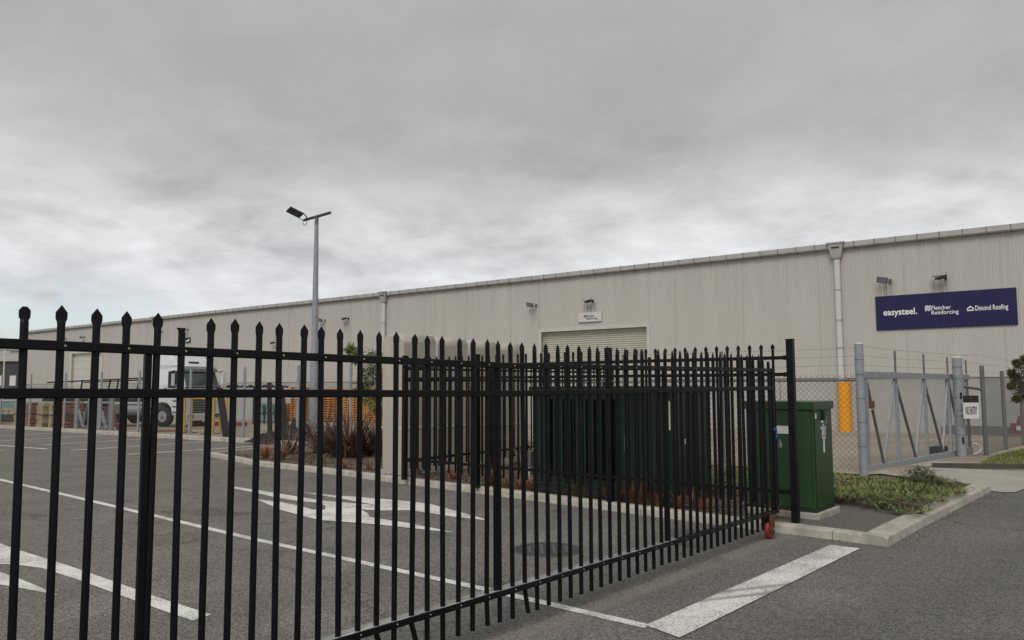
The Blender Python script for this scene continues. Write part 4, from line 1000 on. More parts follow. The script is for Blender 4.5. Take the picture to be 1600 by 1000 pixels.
# ------------------------------------------------------------------ fixed black picket fence
FP = Vector((hx(1236.5, 8.72), 8.72)); FQ = Vector((hx(633, 12.80), 12.80)); FD = (FQ - FP).normalized()
frot = math.atan2(FD.y, FD.x)
ff = thing('picket_fence', 'fixed black spear topped fence around the transformer and the beige tanks', 'fence', (FP.x, FP.y, 0), frot)
FMI = ff.matrix_basis.inverted()
def fu(x):
    q = on_line(FP, FP + FD, x); return (q - FP).length * (1 if q.y > FP.y else -1)
fx_list = [1209, 1190.8, 1172.8, 1155, 1137.7, 1121, 1104.2, 1087.6, 1071.7, 1055.8, 1040.5, 1025, 1010, 995, 980.6, 966.5]
sp_ = (fu(966.5) - fu(1209)) / 15; u_c = fu(633)
print('fence spacing', sp_, 'gate', PITCHG, 'corner', u_c)
FT, FMZ, FB = 1.902, 1.715, 0.415
fstd = picket_mesh(2.062, 0.27, rail=0.45)
upost = [0.0, fu(951), fu(745), u_c]
us = [fu(x) for x in fx_list + [936, 922.6, 909, 896, 883, 870.5, 858, 845.6, 834, 822, 809.4]]; sp_ = (us[-1] - us[0]) / 27
while us[-1] < u_c - 0.1: us.append(us[-1] + sp_)
for u in us:
    if min(abs(u - p) for p in upost) > 0.055: inst('picket', fstd, ff, (u, 0, 0), (0, 0, R(random.uniform(-4, 4))))
for z, nm in ((FT, 'top_rail'), (FMZ, 'middle_rail'), (FB, 'bottom_rail')):
    for a_, b_ in zip(upost, upost[1:]):
        MB().boxb(a_ + 0.035, b_ - 0.035, -0.021, 0.021, z - 0.02, z + 0.02, 0.003).build(nm, 'black', ff)
for k_, p in enumerate(upost):
    po = MB().boxb(p - 0.0375, p + 0.0375, -0.0375, 0.0375, 0.085, 2.10 - (0.02 * k_ if k_ < 3 else 0.02), 0.004).build('post', 'black', ff)
    MB().boxb(p - 0.043, p + 0.043, -0.043, 0.043, 2.102 - (0.02 * k_ if k_ < 3 else 0.02), 2.11 - (0.02 * k_ if k_ < 3 else 0.02)).build('post_cap', 'black', po)
for z in (FT, FMZ, FB):
    MB().boxb(0.036, 0.075, -0.026, 0.026, z - 0.026, z + 0.026, 0.003).build('rail_bracket', 'black', ff)
# return of the fence, beside the tanks
CP = FP + FD * u_c
rf = thing('return_fence', 'black spear topped fence return running back beside the beige tanks', 'fence', (CP.x, CP.y, 0), math.atan2(WP.y, WP.x))
Lr = 6.6
for z, nm in ((FT - 0.03, 'top_rail'), (FMZ - 0.03, 'middle_rail'), (FB - 0.03, 'bottom_rail')):
    for a_ in (0, 2.2, 4.4): MB().boxb(a_ + 0.04, a_ + 2.16, -0.021, 0.021, z - 0.02, z + 0.02, 0.003).build(nm, 'black', rf)
for a_ in (2.2, 4.4, 6.6): MB().boxb(a_ - 0.0375, a_ + 0.0375, -0.0375, 0.0375, -0.1, 2.03, 0.004).build('post', 'black', rf)
k_ = 1
while k_ * sp_ < Lr:
    if min(abs(k_ * sp_ - p) for p in (2.2, 4.4, 6.6)) > 0.05: inst('picket', fstd, rf, (k_ * sp_, 0, -0.03), (0, 0, R(random.uniform(-4, 4))))
    k_ += 1

# ------------------------------------------------------------------ beige tanks
TP = Vector((hx(629, 13.5), 13.5)); trot = math.atan2(WP.y, WP.x)
UW = 0.885; TZ = 0.15; TH = 2.36; TW = 0.52
names = ['nearest of four beige slimline tanks, its narrow end facing the car park', 'second beige slimline tank, next behind the nearest', 'third beige slimline tank, next before the farthest', 'farthest of four beige slimline tanks behind the black fence']
for i in range(4):
    o2 = TP + WP * (i * UW)
    t = thing('water_tank', names[i], 'water tank', (o2.x, o2.y, TZ - 0.02 * i), trot, 'beige slimline water tanks standing in a row')
    bm = bmesh.new(); bmesh.ops.create_cube(bm, size=1)
    x0_, x1_ = 0.012, UW - 0.022
    for v in bm.verts: v.co = Vector(((x0_ + x1_) / 2 + v.co.x * (x1_ - x0_), TW / 2 + v.co.y * TW, TH / 2 + v.co.z * TH))
    te = [e_ for e_ in bm.edges if all(v.co.z > TH - 0.01 for v in e_.verts) and abs(e_.verts[0].co.y - e_.verts[1].co.y) < 0.01]
    bmesh.ops.bevel(bm, geom=te, offset=0.17, segments=6, affect='EDGES', profile=0.5)
    ve = [e_ for e_ in bm.edges if abs(e_.verts[0].co.z - e_.verts[1].co.z) > 1.0]
    bmesh.ops.bevel(bm, geom=ve, offset=0.03, segments=3, affect='EDGES', profile=0.5)
    if i == 0:
        te = [e_ for e_ in bm.edges if e_.calc_face_angle(0) > R(60) and all(v.co.x < 0.06 and v.co.z > TH - 0.25 for v in e_.verts)]
        bmesh.ops.bevel(bm, geom=te, offset=0.05, segments=3, affect='EDGES', profile=0.5)
    mb = MB().bm(bm, True); b = mb.build('tank_body', 'beige', t)
    for f in b.data.polygons: f.use_smooth = f.area < 0.2
    zr = 0.72
    fr = MB().boxb(x0_ - 0.002, x1_ + 0.002, -0.012, TW + 0.012, zr - 0.01, zr + 0.012); fr.build('moulded_band', 'joint', t)
    if i < 3:
        jo = MB()
        pr_ = [(-0.012, 0.02), (-0.012, TH - 0.17), (0.03, TH - 0.06), (0.16, TH + 0.012), (TW - 0.16, TH + 0.012), (TW - 0.03, TH - 0.06), (TW + 0.012, TH - 0.17), (TW + 0.012, 0.02)]
        jo.prism(pr_, x1_ - 0.03, x1_ + 0.012, 'x'); jo.build('joint_strip', 'joint', t)
    MB().boxb(x0_, x1_, -0.03, TW + 0.03, -0.16, -0.002).build('plinth', 'concrete', t)

# ------------------------------------------------------------------ transformer kiosk
KP = Vector((hx(1047, 10.05), 10.05))
tr = thing('transformer_kiosk', 'large dark green ribbed transformer cabinet behind the black fence', 'transformer', (KP.x, KP.y, BEDZ - 0.02), frot)
KL, KD, KH = 2.25, 1.12, 1.45       # local x runs left along the fence, local -y runs back
MB().boxb(0, KL, -KD, 0, 0.1, KH, 0.01).build('cabinet_body', 'dkgreen', tr)
MB().boxb(-0.04, KL + 0.04, -KD - 0.04, 0.05, KH, KH + 0.06, 0.012).build('lid', 'dkgreen', tr)
MB().boxb(-0.03, KL + 0.03, -KD - 0.03, 0.03, 0, 0.1).build('base_plinth', 'blacktext', tr)
for i in range(9):
    MB().boxb(0.85 + i * 0.13, 0.88 + i * 0.13, 0.0, 0.12, 0.25, KH - 0.12).build('cooling_fin', 'dkgreen', tr)
dd = MB().boxb(0.03, 0.72, 0.0, 0.012, 0.15, KH - 0.05).build('door', 'dkgreen', tr); MB().boxb(0.64, 0.67, 0.012, 0.05, 0.65, 0.85).build('handle', 'galv_dark', dd)
MB().boxb(0.005, 0.02, 0.001, 0.014, 0.95, 1.32).build('corner_label', 'white', tr)
MB().boxb(-0.012, 0.0, -KD * 0.94, -KD * 0.52, 0.15, KH - 0.05).build('end_panel', 'dkgreen', tr); MB().boxb(-0.012, 0.0, -KD * 0.48, -KD * 0.05, 0.15, KH - 0.05).build('end_panel', 'dkgreen', tr)
MB().boxb(-0.016, -0.0125, -KD * 0.36, -KD * 0.30, 0.75, 0.82).build('small_label', 'white', tr)
MB().tube((1.2, -0.3, KH + 0.06), (1.2, -0.3, KH + 0.12), 0.03, n=8).build('lifting_eye', 'black_dull', tr)
q = G(936, 770, BEDZ); tag_ = thing('cable_pit_marker', 'small white marker block with black symbol at the foot of the transformer', 'marker', (q.x, q.y - 0.05, q.z - 0.02), frot + math.pi)
MB().boxb(-0.075, 0.075, -0.03, 0.03, 0, 0.19, 0.006).build('block', 'offwhite', tag_); MB().boxb(-0.04, 0.03, -0.034, -0.031, 0.12, 0.165).build('symbol', 'blacktext', tag_)
q = at(827, 710, 12.0)
t = thing('junction_box', 'small grey junction box on a stake between tanks and transformer', 'junction box', (q.x, q.y, g(12) + .08), frot)
MB().boxb(-0.05, 0.05, -0.03, 0.03, 0.3, 0.52, 0.006).build('box_body', 'grey', t); MB().boxb(-0.015, 0.015, -0.01, 0.01, 0.0, 0.3).build('stake', 'offwhite', t)

# ------------------------------------------------------------------ green cabinet
CPt = Vector((hx(1268.5, 8.98), 8.98))
gc = thing('green_cabinet', 'bright green electrical cabinet with white labels beside the black fence post', 'cabinet', (CPt.x, CPt.y, 0.06), frot)
CL, CD, CH = 0.80, 0.62, 1.20     # x left, -y back to the right
MB().boxb(-0.05, CL, -CD - 0.05, 0.05, 0, 0.09, 0.01).build('concrete_plinth', 'kerb', gc)
MB().boxb(0, CL, -CD, 0, 0.095, CH + 0.05, 0.006).build('cabinet_body', 'green', gc)
MB().boxb(-0.025, CL + 0.03, -CD - 0.03, 0.03, CH + 0.05, CH + 0.145, 0.008).build('lid', 'green', gc)
MB().boxb(-0.008, CL + 0.01, -CD - 0.01, 0.008, 0.091, 0.125).build('skirt', 'dkgreen', gc)
MB().boxb(0.03, CL - 0.03, 0.0005, 0.012, 0.14, CH + 0.03, 0.003).build('door', 'green', gc)
MB().boxb(-0.010, -0.0005, -CD + 0.02, -0.03, 0.14, CH + 0.03, 0.003).build('side_panel', 'green', gc)
MB().boxb(0.28, 0.42, 0.013, 0.016, CH - 0.23, CH - 0.14).build('white_label', 'white', gc)
MB().boxb(-0.0145, -0.011, -0.075, -0.03, CH - 0.05, CH + 0.01).build('warning_sticker', 'offwhite', gc)
hs = MB().boxb(-0.04, -0.011, -0.32, -0.27, CH - 0.07, CH + 0.04, 0.004).build('hasp', 'dkgreen', gc)
MB().boxb(-0.035, -0.012, -0.355, -0.335, CH - 0.12, CH - 0.03, 0.003).build('padlock', 'steel', hs)
for k_, (txt, y_, w1) in enumerate((('NEPT', -0.235, 0.115), ('21', -0.275, 0.05), ('3223', -0.205, 0.185))):
    me = lettering(txt, gc, -0.0115, y_, CH - 0.105 - k_ * 0.034, 0.024, w1, 'signtext', False, 0.012)
    me.rotation_euler = (0, 0, R(-90))
pl = MB().boxb(-0.0145, -0.011, -0.365, -0.245, CH - 0.29, CH - 0.18).build('notice_plate', 'offwhite', gc)
ring = MB(); n_ = 14
for i in range(9):
    a0, a1 = -2.2 + i * 0.45, -2.2 + (i + 1) * 0.45; c_ = (-0.31, CH - 0.215)
    P_ = [Vector((-0.0155, c_[0] - rr_ * math.cos(a_), c_[1] + rr_ * math.sin(a_))) for a_ in (a0, a1) for rr_ in (0.018, 0.026)]
    ring.add([P_[0], P_[1], P_[3], P_[2]], [(0, 1, 2, 3)])
ring.boxb(-0.0165, -0.0148, -0.35, -0.26, CH - 0.255, CH - 0.250).boxb(-0.0165, -0.0148, -0.35, -0.26, CH - 0.27, CH - 0.265); ring.build('notice_symbol', 'blacktext', pl)
MB().boxb(-0.0145, -0.011, -0.32, -0.28, CH - 0.45, CH - 0.291).build('notice_strip', 'white', gc)

# ------------------------------------------------------------------ street lamp
lp = Vector((hx(490.5, 24.6), 24.6)); zt_ = at(495.8, 341, 24.6).z
sl_ = thing('street_lamp', 'tall galvanised lamp post with one black floodlight on its crossarm', 'street lamp', (lp.x, lp.y, g(lp.y)))
H = zt_ - g(lp.y)
MB().tube((0, 0, 0), (0, 0, 2.6), 0.16, 0.125, n=14).tube((0, 0, 2.6), (0, 0, H), 0.115, 0.06, n=14).build('pole', 'galv', sl_)
MB().tube((0, 0, 0.02), (0, 0, 0.1), 0.24, 0.22, n=14).build('base_flange', 'white', sl_)
armd = Vector((0.80, -0.60, 0.0)).normalized()
MB().tube(Vector((0, 0, H + 0.02)) - armd * 0.62, Vector((0, 0, H + 0.09)) + armd * 0.66, 0.045, n=10).build('crossarm', 'charcoal', sl_)
MB().tube((0, 0, H - 0.25), (0, 0, H + 0.03), 0.064, n=10).build('collar', 'galv_dark', sl_)
hz_ = Vector((-0.60, -0.80, 0)); side_ = armd.copy(); fw = (hz_ * 0.80 - armd * 0.32 + Vector((0, 0, 0.34))).normalized(); up_ = side_.cross(fw).normalized(); side_ = fw.cross(up_).normalized()
if up_.z < 0: up_ = -up_; side_ = -side_
hc = Vector((0, 0, H + 0.10)) - armd * 0.58 + fw * 0.36
rot = Matrix((fw, side_, up_)).transposed()
hd = MB().box(hc, (0.46, 0.40, 0.06), rot).build('lamp_head', 'blacktext', sl_)
MB().box(hc - up_ * 0.034, (0.38, 0.32, 0.006), rot).build('lens', 'charcoal', hd)
mb = MB()
for s_ in (-1, 1): mb.bar(hc - fw * 0.22 + side_ * (s_ * 0.23), Vector((0, 0, H + 0.02)) - armd * 0.55 + side_ * (s_ * 0.16), 0.035, 0.02)
mb.build('yoke', 'blacktext', sl_)
mb = MB(); prev = None
for i in range(11):
    a_ = math.pi * i / 10; c = Vector((0, 0, H - 0.03 - 0.13 * math.sin(a_))) - armd * (0.58 + 0.10 * math.cos(a_))
    if prev is not None: mb.tube(prev, c, 0.011, n=5, caps=False)
    prev = c
mb.build('cable_loop', 'galv_dark', sl_)

# ------------------------------------------------------------------ truck
tpn = at(289, 600, 38.5)
tk = thing('flatbed_truck', 'white cab-over truck with long flatbed parked behind the yard fence', 'truck', (tpn.x, tpn.y, g(38.5) + 0.09), R(-20))
# origin: left front corner area; x forward, y to its left
XO, YO = 0.0, 1.24
def T(x, y, z): return (x + XO, y + YO, z)
prof = [(-0.02, 0.62), (0.0, 1.3), (-0.02, 1.98), (-0.30, 2.84), (-0.52, 3.05), (-0.95, 3.55), (-1.35, 3.66), (-2.25, 3.66), (-2.25, 0.86), (-2.04, 0.86), (-1.95, 1.0), (-1.72, 1.14), (-1.40, 1.20), (-1.08, 1.14), (-0.85, 0.94), (-0.76, 0.55)]
mb = MB().prism([(p_[0] + XO, p_[1]) for p_ in prof], YO - 1.24, YO + 1.24, 'y', 0.07, 2)
for v in mb.v:
    if v.z > 2.9:
        k_ = min(1, (v.z - 2.9) / 0.75); v.y = YO + (v.y - YO) * (1 - 0.10 * k_)
cab = mb.build('cab', 'cab', tk)
ws = MB(); ws.add([T(0.035, -1.12, 2.02), T(0.035, 1.12, 2.02), T(-0.245, 1.08, 2.80), T(-0.245, -1.08, 2.80), T(-0.02, -1.12, 2.02), T(-0.02, 1.12, 2.02), T(-0.29, 1.08, 2.80), T(-0.29, -1.08, 2.80)], [(0, 1, 2, 3), (7, 6, 5, 4), (0, 4, 5, 1), (1, 5, 6, 2), (2, 6, 7, 3), (3, 7, 4, 0)])
ws.build('windscreen', 'glass', tk)
MB().add([T(-0.14, -1.18, 2.86), T(-0.14, 1.18, 2.86), T(-0.42, 1.16, 3.0), T(-0.42, -1.16, 3.0), T(-0.10, -1.18, 2.72), T(-0.10, 1.18, 2.72)], [(0, 1, 2, 3), (4, 5, 1, 0)]).build('sun_visor', 'grey', tk)
MB().boxb(XO - 0.62, XO - 0.59, YO - 0.35, YO + 0.35, 3.16, 3.24).build('roof_badge', 'blacktext', tk)
MB().boxb(XO - 0.01, XO + 0.02, YO - 0.55, YO + 0.55, 1.62, 1.72).build('nose_badge', 'grey', tk)
MB().boxb(XO - 0.02, XO + 0.025, YO - 1.2, YO + 1.2, 1.90, 1.97).build('wiper_tray', 'blacktext', tk)
g_ = MB().boxb(XO - 0.02, XO + 0.03, YO - 0.92, YO + 0.92, 0.66, 1.48, 0.01).build('grille', 'blacktext', tk)
for k_ in range(6): MB().boxb(XO + 0.032, XO + 0.055, YO - 0.88, YO + 0.88, 0.73 + k_ * 0.125, 0.755 + k_ * 0.125).build('grille_bar', 'galv', g_)
MB().boxb(XO - 0.25, XO + 0.14, YO - 1.24, YO + 1.24, 0.28, 0.64, 0.05).build('bumper', 'offwhite', tk)
for s_ in (-1, 1):
    mo = 0.55 if s_ < 0 else 0.0
    MB().boxb(XO + 0.125, XO + 0.155, YO + s_ * 0.95 - 0.2, YO + s_ * 0.95 + 0.2, 0.42, 0.60, 0.01).build('headlight', 'glass', tk)
    m_ = MB().boxb(XO - 0.10 - mo, XO + 0.05 - mo, YO + s_ * 1.52 - 0.16, YO + s_ * 1.52 + 0.16, 1.90, 2.74, 0.03).build('mirror', 'blacktext' if s_ < 0 else 'cab', tk)
    MB().boxb(XO - 0.112 - mo, XO - 0.101 - mo, YO + s_ * 1.52 - 0.09, YO + s_ * 1.52 + 0.09, 2.08, 2.62).build('mirror_glass', 'galv', m_)
    MB().boxb(XO + 0.051 - mo, XO + 0.06 - mo, YO + s_ * 1.52 - 0.11, YO + s_ * 1.52 + 0.11, 2.02, 2.62).build('mirror_cover', 'cab', m_)
    ma = MB(); ma.tube(T(-0.05 - mo * .6, s_ * 1.2, 2.72), T(-0.03 - mo, s_ * 1.5, 2.76), 0.025).tube(T(-0.05 - mo * .6, s_ * 1.2, 2.05), T(-0.03 - mo, s_ * 1.5, 1.93), 0.025); ma.build('mirror_arm', 'blacktext', m_)
    dr = MB().boxb(XO - 1.35, XO - 0.35, YO + s_ * 1.255 - 0.012, YO + s_ * 1.255 + 0.012, 1.55, 2.06, 0.008).build('door', 'cab', tk)
    wn = MB(); yy = s_ * 1.262
    wn.prism([(XO - 1.0, 2.1), (XO - 0.36, 2.1), (XO - 0.5, 2.72), (XO - 0.96, 2.72)], YO + yy - 0.01, YO + yy + 0.01, 'y'); wn.build('side_window', 'glass', dr)
    MB().boxb(XO - 1.27, XO - 1.1, YO + yy + s_ * 0.015 - 0.01, YO + yy + s_ * 0.015 + 0.01, 1.86, 1.92).build('door_handle', 'grey', dr)
    for k_ in range(3): MB().boxb(XO - 0.72, XO - 0.25, YO + s_ * 1.25 - 0.05, YO + s_ * 1.25 + 0.01, 0.72 + k_ * 0.28, 0.76 + k_ * 0.28).build('step', 'galv_dark', tk)
    MB().boxb(XO - 2.25, XO - 0.2, YO + s_ * 1.255 - 0.008, YO + s_ * 1.255 + 0.008, 3.0, 3.02).build('panel_line', 'galv_dark', tk)
def wheel(x, s_, r_=0.52, w_=0.30):
    mb = MB(); rings = []
    yc = YO + s_ * 1.05
    for rr, yo in ((r_ * 0.60, -w_ / 2), (r_ * 0.92, -w_ / 2), (r_, -w_ / 2 + 0.05), (r_, w_ / 2 - 0.05), (r_ * 0.92, w_ / 2), (r_ * 0.60, w_ / 2)):
        rings.append([Vector((x + XO + rr * math.cos(2 * math.pi * i / 24), yc + yo, r_ + rr * math.sin(2 * math.pi * i / 24))) for i in range(24)])
    mb.loft(rings, True, True); wo_ = mb.build('wheel', 'rubber', tk)
    yo = s_ * (w_ / 2 - 0.02)
    MB().tube((x + XO, yc + yo, r_), (x + XO, yc + yo + s_ * 0.03, r_), r_ * 0.58, r_ * 0.54, n=24).build('rim', 'galv', wo_)
    MB().tube((x + XO, yc + yo, r_), (x + XO, yc + yo + s_ * 0.09, r_), r_ * 0.22, r_ * 0.16, n=12).build('hub', 'steel', wo_)
for x in (-1.40, -5.4, -6.75):
    for s_ in (-1, 1): wheel(x, s_, 0.50)
ch = MB(); 
for s_ in (-1, 1): ch.boxb(XO - 9.4, XO - 0.6, YO + s_ * 0.42 - 0.05, YO + s_ * 0.42 + 0.05, 0.78, 1.05)
ch.boxb(XO - 9.4, XO - 9.3, YO - 0.47, YO + 0.47, 0.78, 1.05); ch.build('chassis', 'blacktext', tk)
dk = MB().boxb(XO - 9.5, XO - 2.45, YO - 1.24, YO + 1.24, 1.22, 1.38, 0.01).build('deck', 'black_dull', tk)
MB().boxb(XO - 2.52, XO - 2.42, YO - 1.2, YO + 1.2, 1.38, 2.2).build('headboard', 'rust', tk)
for k_ in range(4):
    for s_ in (-1, 1): MB().bar(T(-3.2 - k_ * 1.9, s_ * 1.15, 1.38), T(-3.0 - k_ * 1.9, s_ * 1.15, 2.35), 0.06, 0.06).build('stanchion', 'black_dull', tk)
for s_ in (-1, 1): MB().bar(T(-9.3, s_ * 1.15, 2.22), T(-2.6, s_ * 1.15, 2.42), 0.05, 0.07).build('load_rail', 'black_dull', tk)
MB().tube(T(-3.9, -0.95, 0.82), T(-2.75, -0.95, 0.82), 0.28, n=18).build('fuel_tank', 'galv', tk)
MB().boxb(XO - 4.7, XO - 4.05, YO - 1.2, YO - 0.75, 0.6, 1.1, 0.03).build('battery_box', 'grey', tk)
for x in (-5.4, -6.75):
    MB().prism([(x - 0.62 + XO, 1.0), (x - 0.45 + XO, 1.14), (x + 0.45 + XO, 1.14), (x + 0.62 + XO, 1.0), (x + 0.6 + XO, 0.97), (x + 0.43 + XO, 1.1), (x - 0.43 + XO, 1.1), (x - 0.6 + XO, 0.97)], YO - 1.22, YO - 0.88, 'y').build('mudguard', 'black_dull', tk)

# ------------------------------------------------------------------ pallets against the wall
def pallet_mesh():
    mb = MB()
    for i in range(7): mb.boxb(-0.6 + i * 0.183, -0.6 + i * 0.183 + 0.10, -0.5, 0.5, 0.118, 0.136)
    for y in (-0.5, -0.02, 0.46):
        mb.boxb(-0.6, 0.6, y, y + 0.04, 0.065, 0.118)
        for x in (-0.6, -0.13, 0.34): mb.boxb(x, x + 0.26, y, y + 0.04, 0.018, 0.065)
    for i in range(3): mb.boxb(-0.6 + i * 0.55, -0.5 + i * 0.55, -0.5, 0.5, 0.0, 0.018)
    return mb.mesh('timber_pallet', MT['pallet'])
ORD = ['lowest', 'second', 'third', 'fourth', 'fifth', 'sixth', 'seventh', 'eighth', 'ninth', 'tenth', 'eleventh', 'twelfth', 'thirteenth', 'fourteenth', 'fifteenth']
pm = pallet_mesh()
stacks = [(455, 8, 'short stack left of the tall pallets'), (468, 15, 'tallest stack left of the lamp post'), (502, 14, 'stack just right of the lamp post'), (519, 14, 'second stack right of the lamp post'),
          (541, 14, 'middle stack right of the lamp post'), (560, 14, 'stack left of the small green tree'), (579, 14, 'stack behind the small green tree'), (597, 14, 'stack at the right end of the row')]
prev_u = None
for si, (x, n, lab) in enumerate(stacks):
    u0_ = W(455, 600, 1.6)[0] - si * 1.27 + (0.0)
    if si >= 2: u0_ -= 0.55
    out_ = 1.6 if si else 2.0
    p = wh.matrix_basis @ Vector((u0_, out_, 0)); zg_ = g(p.y) + 0.09
    for k_ in range(n):
        o = bpy.data.objects.new('timber_pallet', pm); COL.objects.link(o)
        j = Vector((random.uniform(-.025, .025), random.uniform(-.025, .025)))
        o.location = (p.x + j.x, p.y + j.y, zg_ + k_ * 0.1425); o.rotation_euler = (0, 0, WROT + (math.pi / 2 if si in (1, 3) else 0) + R(random.uniform(-1.2, 1.2)))
        tag(o, ORD[k_] + (' pallet from the ground, orange timber, ' if k_ else ' orange timber pallet on the ground, ') + lab, 'pallet', 'orange pallets in the ' + lab)

# ------------------------------------------------------------------ stacked stone, bricks and steelwork behind the yard fence
def block_pile(name, label, cat, xpx, D, wid, hgt, dep, blk, mat, lean=0.0, group=None, tiers=2):
    p = at(xpx, 600, D); o = MB(); rz = math.atan2(cfd[1].y, cfd[1].x)
    bw, bh, bd = blk; rows = int(hgt / bh); per = rows // tiers
    for r_ in range(rows):
        tier_gap = (r_ // max(per, 1)) * 0.05
        n = int(wid / bw); ln = lean * (r_ / rows)
        for i in range(n):
            for j in range(max(1, int(dep / bd))):
                jx, jy = random.uniform(-.004, .004), random.uniform(-.012, .012)
                xx = -wid / 2 + (i + 0.5) * bw + (0.25 * bw if r_ % 2 else 0) + ln + jx
                o.box((xx, -dep / 2 + (j + 0.5) * bd + jy, (r_ + 0.5) * bh + tier_gap), (bw - 0.005, bd - 0.01, bh - 0.006))
    t = thing(name, label, cat, (p.x, p.y, g(p.y) + 0.09), rz + math.pi, group)
    b = o.build('blocks', mat, t); b['kind'] = 'stuff'
    bb = MB()
    for k_ in range(tiers): bb.boxb(-wid / 2 - 0.02, wid / 2 + 0.02, -dep / 2, dep / 2, per * k_ * bh + 0.05 * k_ - 0.046 if k_ else -0.04, per * k_ * bh + 0.05 * k_ - 0.006)
    bb.build('bearer', 'timber', t)
    return t
block_pile('stone_pile', 'cream stone block stack at the left end of the pile row', 'stone stack', 44, 42, 0.85, 1.22, 1.0, (0.42, 0.2, 0.5), 'cream', 0.05)
block_pile('brick_pile', 'leaning red brick stack between two cream stone stacks', 'brick stack', 60, 41.3, 0.75, 1.22, 0.9, (0.23, 0.075, 0.3), 'brick', 0.22)
block_pile('stone_pile', 'cream stone block stack right of the leaning red bricks', 'stone stack', 80, 40.0, 0.9, 1.22, 1.0, (0.42, 0.2, 0.5), 'cream', 0.05)
block_pile('stone_pile', 'narrow cream stone stack left of the largest red brick stack', 'stone stack', 97, 39.2, 0.38, 1.22, 1.0, (0.38, 0.2, 0.5), 'cream', 0.02)
block_pile('brick_pile', 'largest red brick stack beside the galvanised trestle frames', 'brick stack', 113, 38.4, 0.85, 1.22, 0.9, (0.23, 0.075, 0.3), 'brick', 0.02)
# pallets of timber at far left
p = at(12, 600, 47)
t = thing('timber_bundle', 'low bundle of brown timber on bearers at far left', 'timber', (p.x, p.y, g(47) + .09), R(12))
for r_ in range(5):
    for i in range(6): MB().boxb(-1.2 + i * 0.3, -0.93 + i * 0.3, -0.4, 0.4, 0.08 + r_ * 0.17, 0.08 + r_ * 0.17 + (0.14 if r_ % 2 else 0.10)).build('timber_piece', 'bark' if r_ < 3 else 'cream', t)
# galvanised trestles
def trestle(x0, x1, D, label):
    p0, p1 = at(x0, 600, D), at(x1, 600, D - 1.0); z0 = g(D) + 0.09; zt = at(x0, 616, D).z + 0.35
    t = thing('steel_trestle', label, 'trestle', (p0.x, p0.y, z0), 0, 'galvanised trestles behind the yard fence')
    h = 1.75
    dvec = Vector((p1.x - p0.x, p1.y - p0.y, 0))
    MB().bar((0, 0, 0), (0, 0, h), 0.16, 0.16).build('leg', 'galv', t); MB().bar(dvec, dvec + Vector((0, 0, h)), 0.16, 0.16).build('leg', 'galv', t)
    MB().bar((0.1, 0, h - 0.05), dvec + Vector((-0.1, 0, h - 0.05)), 0.1, 0.1).build('top_beam', 'galv', t)
    MB().bar((0.05, 0, 0.9), Vector((0.5, -0.3, 0.05)), 0.1, 0.1).build('brace', 'galv', t); MB().bar(dvec + Vector((-0.1, 0, 1.3)), Vector((0.5, -0.3, 0.3)), 0.08, 0.08).build('brace', 'galv', t)
trestle(122, 143, 37.6, 'left galvanised trestle beside the red brick stack'); trestle(157, 176, 35.5, 'right galvanised trestle before the truck wheels')
for x, l_ in ((153.5, 'thin red steel stand between the two galvanised trestles'), (169, 'red steel stand right of the galvanised trestles')):
    p = at(x, 600, 36); t = thing('red_stand', l_, 'stand', (p.x, p.y, g(36) + .09))
    MB().bar((-0.1, 0, 0), (-0.08, 0, 1.0), 0.06, 0.06).bar((0.12, 0, 0), (0.08, 0, 1.0), 0.06, 0.06).build('leg', 'redsteel', t); MB().bar((-0.25, 0, 1.0), (0.25, 0, 1.03), 0.07, 0.06).build('top_bar', 'redsteel', t)
p = at(182, 600, 35)
tag(MB().bar((p.x - 0.35, p.y, g(35) + 1.75), (p.x + 0.15, p.y, g(35) + 0.1), 0.1, 0.1).build('steel_prop', 'redsteel', loc=(p.x, p.y, g(35) + .09)), 'dark red steel prop leaning in front of the truck wheels', 'prop')
# yellow hoop barriers
def hoop(xa, xb, D, label, wide):
    a_, b_ = at(xa, 600, D), at(xb, 600, D - wide); z0 = g(D) + .09; h = at(xa, 622, D).z - z0
    t = thing('guard_rail', label, 'barrier', (a_.x, a_.y, z0), 0, 'yellow guard rails before the truck')
    dv = Vector((b_.x - a_.x, b_.y - a_.y, 0))
    MB().bar((0, 0, 0), (0, 0, h), 0.09, 0.09).build('leg', 'yellow_steel', t); MB().bar(dv, dv + Vector((0, 0, h)), 0.09, 0.09).build('leg', 'yellow_steel', t)
    MB().bar(dv * -0.02 + Vector((0, 0, h + 0.04)), dv * 1.02 + Vector((0, 0, h + 0.04)), 0.09, 0.07).build('top_bar', 'yellow_steel', t)
    MB().box(dv / 2 + Vector((0, 0, 0.015)), (dv.length + 0.25, 0.3, 0.03)).build('foot_plate', 'rust', t)
    return t, h, dv
hoop(289.5, 300, 31.5, 'left yellow guard rail hoop before the truck grille', 0.3)
t, h, dv = hoop(327.5, 334.5, 30.6, 'right yellow guard rail hoop before the truck headlight', 0.3)
MB().box(dv * 0.35 + Vector((0, -0.06, h * 0.42)), (0.06, 0.02, 0.35)).build('warning_decal', 'blacktext', t)
a_, b_ = at(289.5, 622, 31.8), at(345, 623, 31.0)
t = thing('top_guard_bar', 'long yellow bar spanning between the two guard rail hoops', 'rail', (b_.x, b_.y, g(31) + .09))
MB().bar(a_, b_, 0.06, 0.06).build('bar', 'yellow_steel', t, world=True); MB().bar(b_, (b_.x, b_.y, g(31) + .09), 0.07, 0.07).build('leg', 'yellow_steel', t, world=True)
p = at(355, 600, 34)
tag(MB().bar((p.x, p.y, g(34) + .09), (p.x, p.y, g(34) + 1.5), 0.1, 0.1).build('yellow_bollard', 'yellow_steel', loc=(p.x, p.y, g(34) + .09)), 'yellow post standing behind the leaning black plank', 'post')
p = at(283, 600, 33)
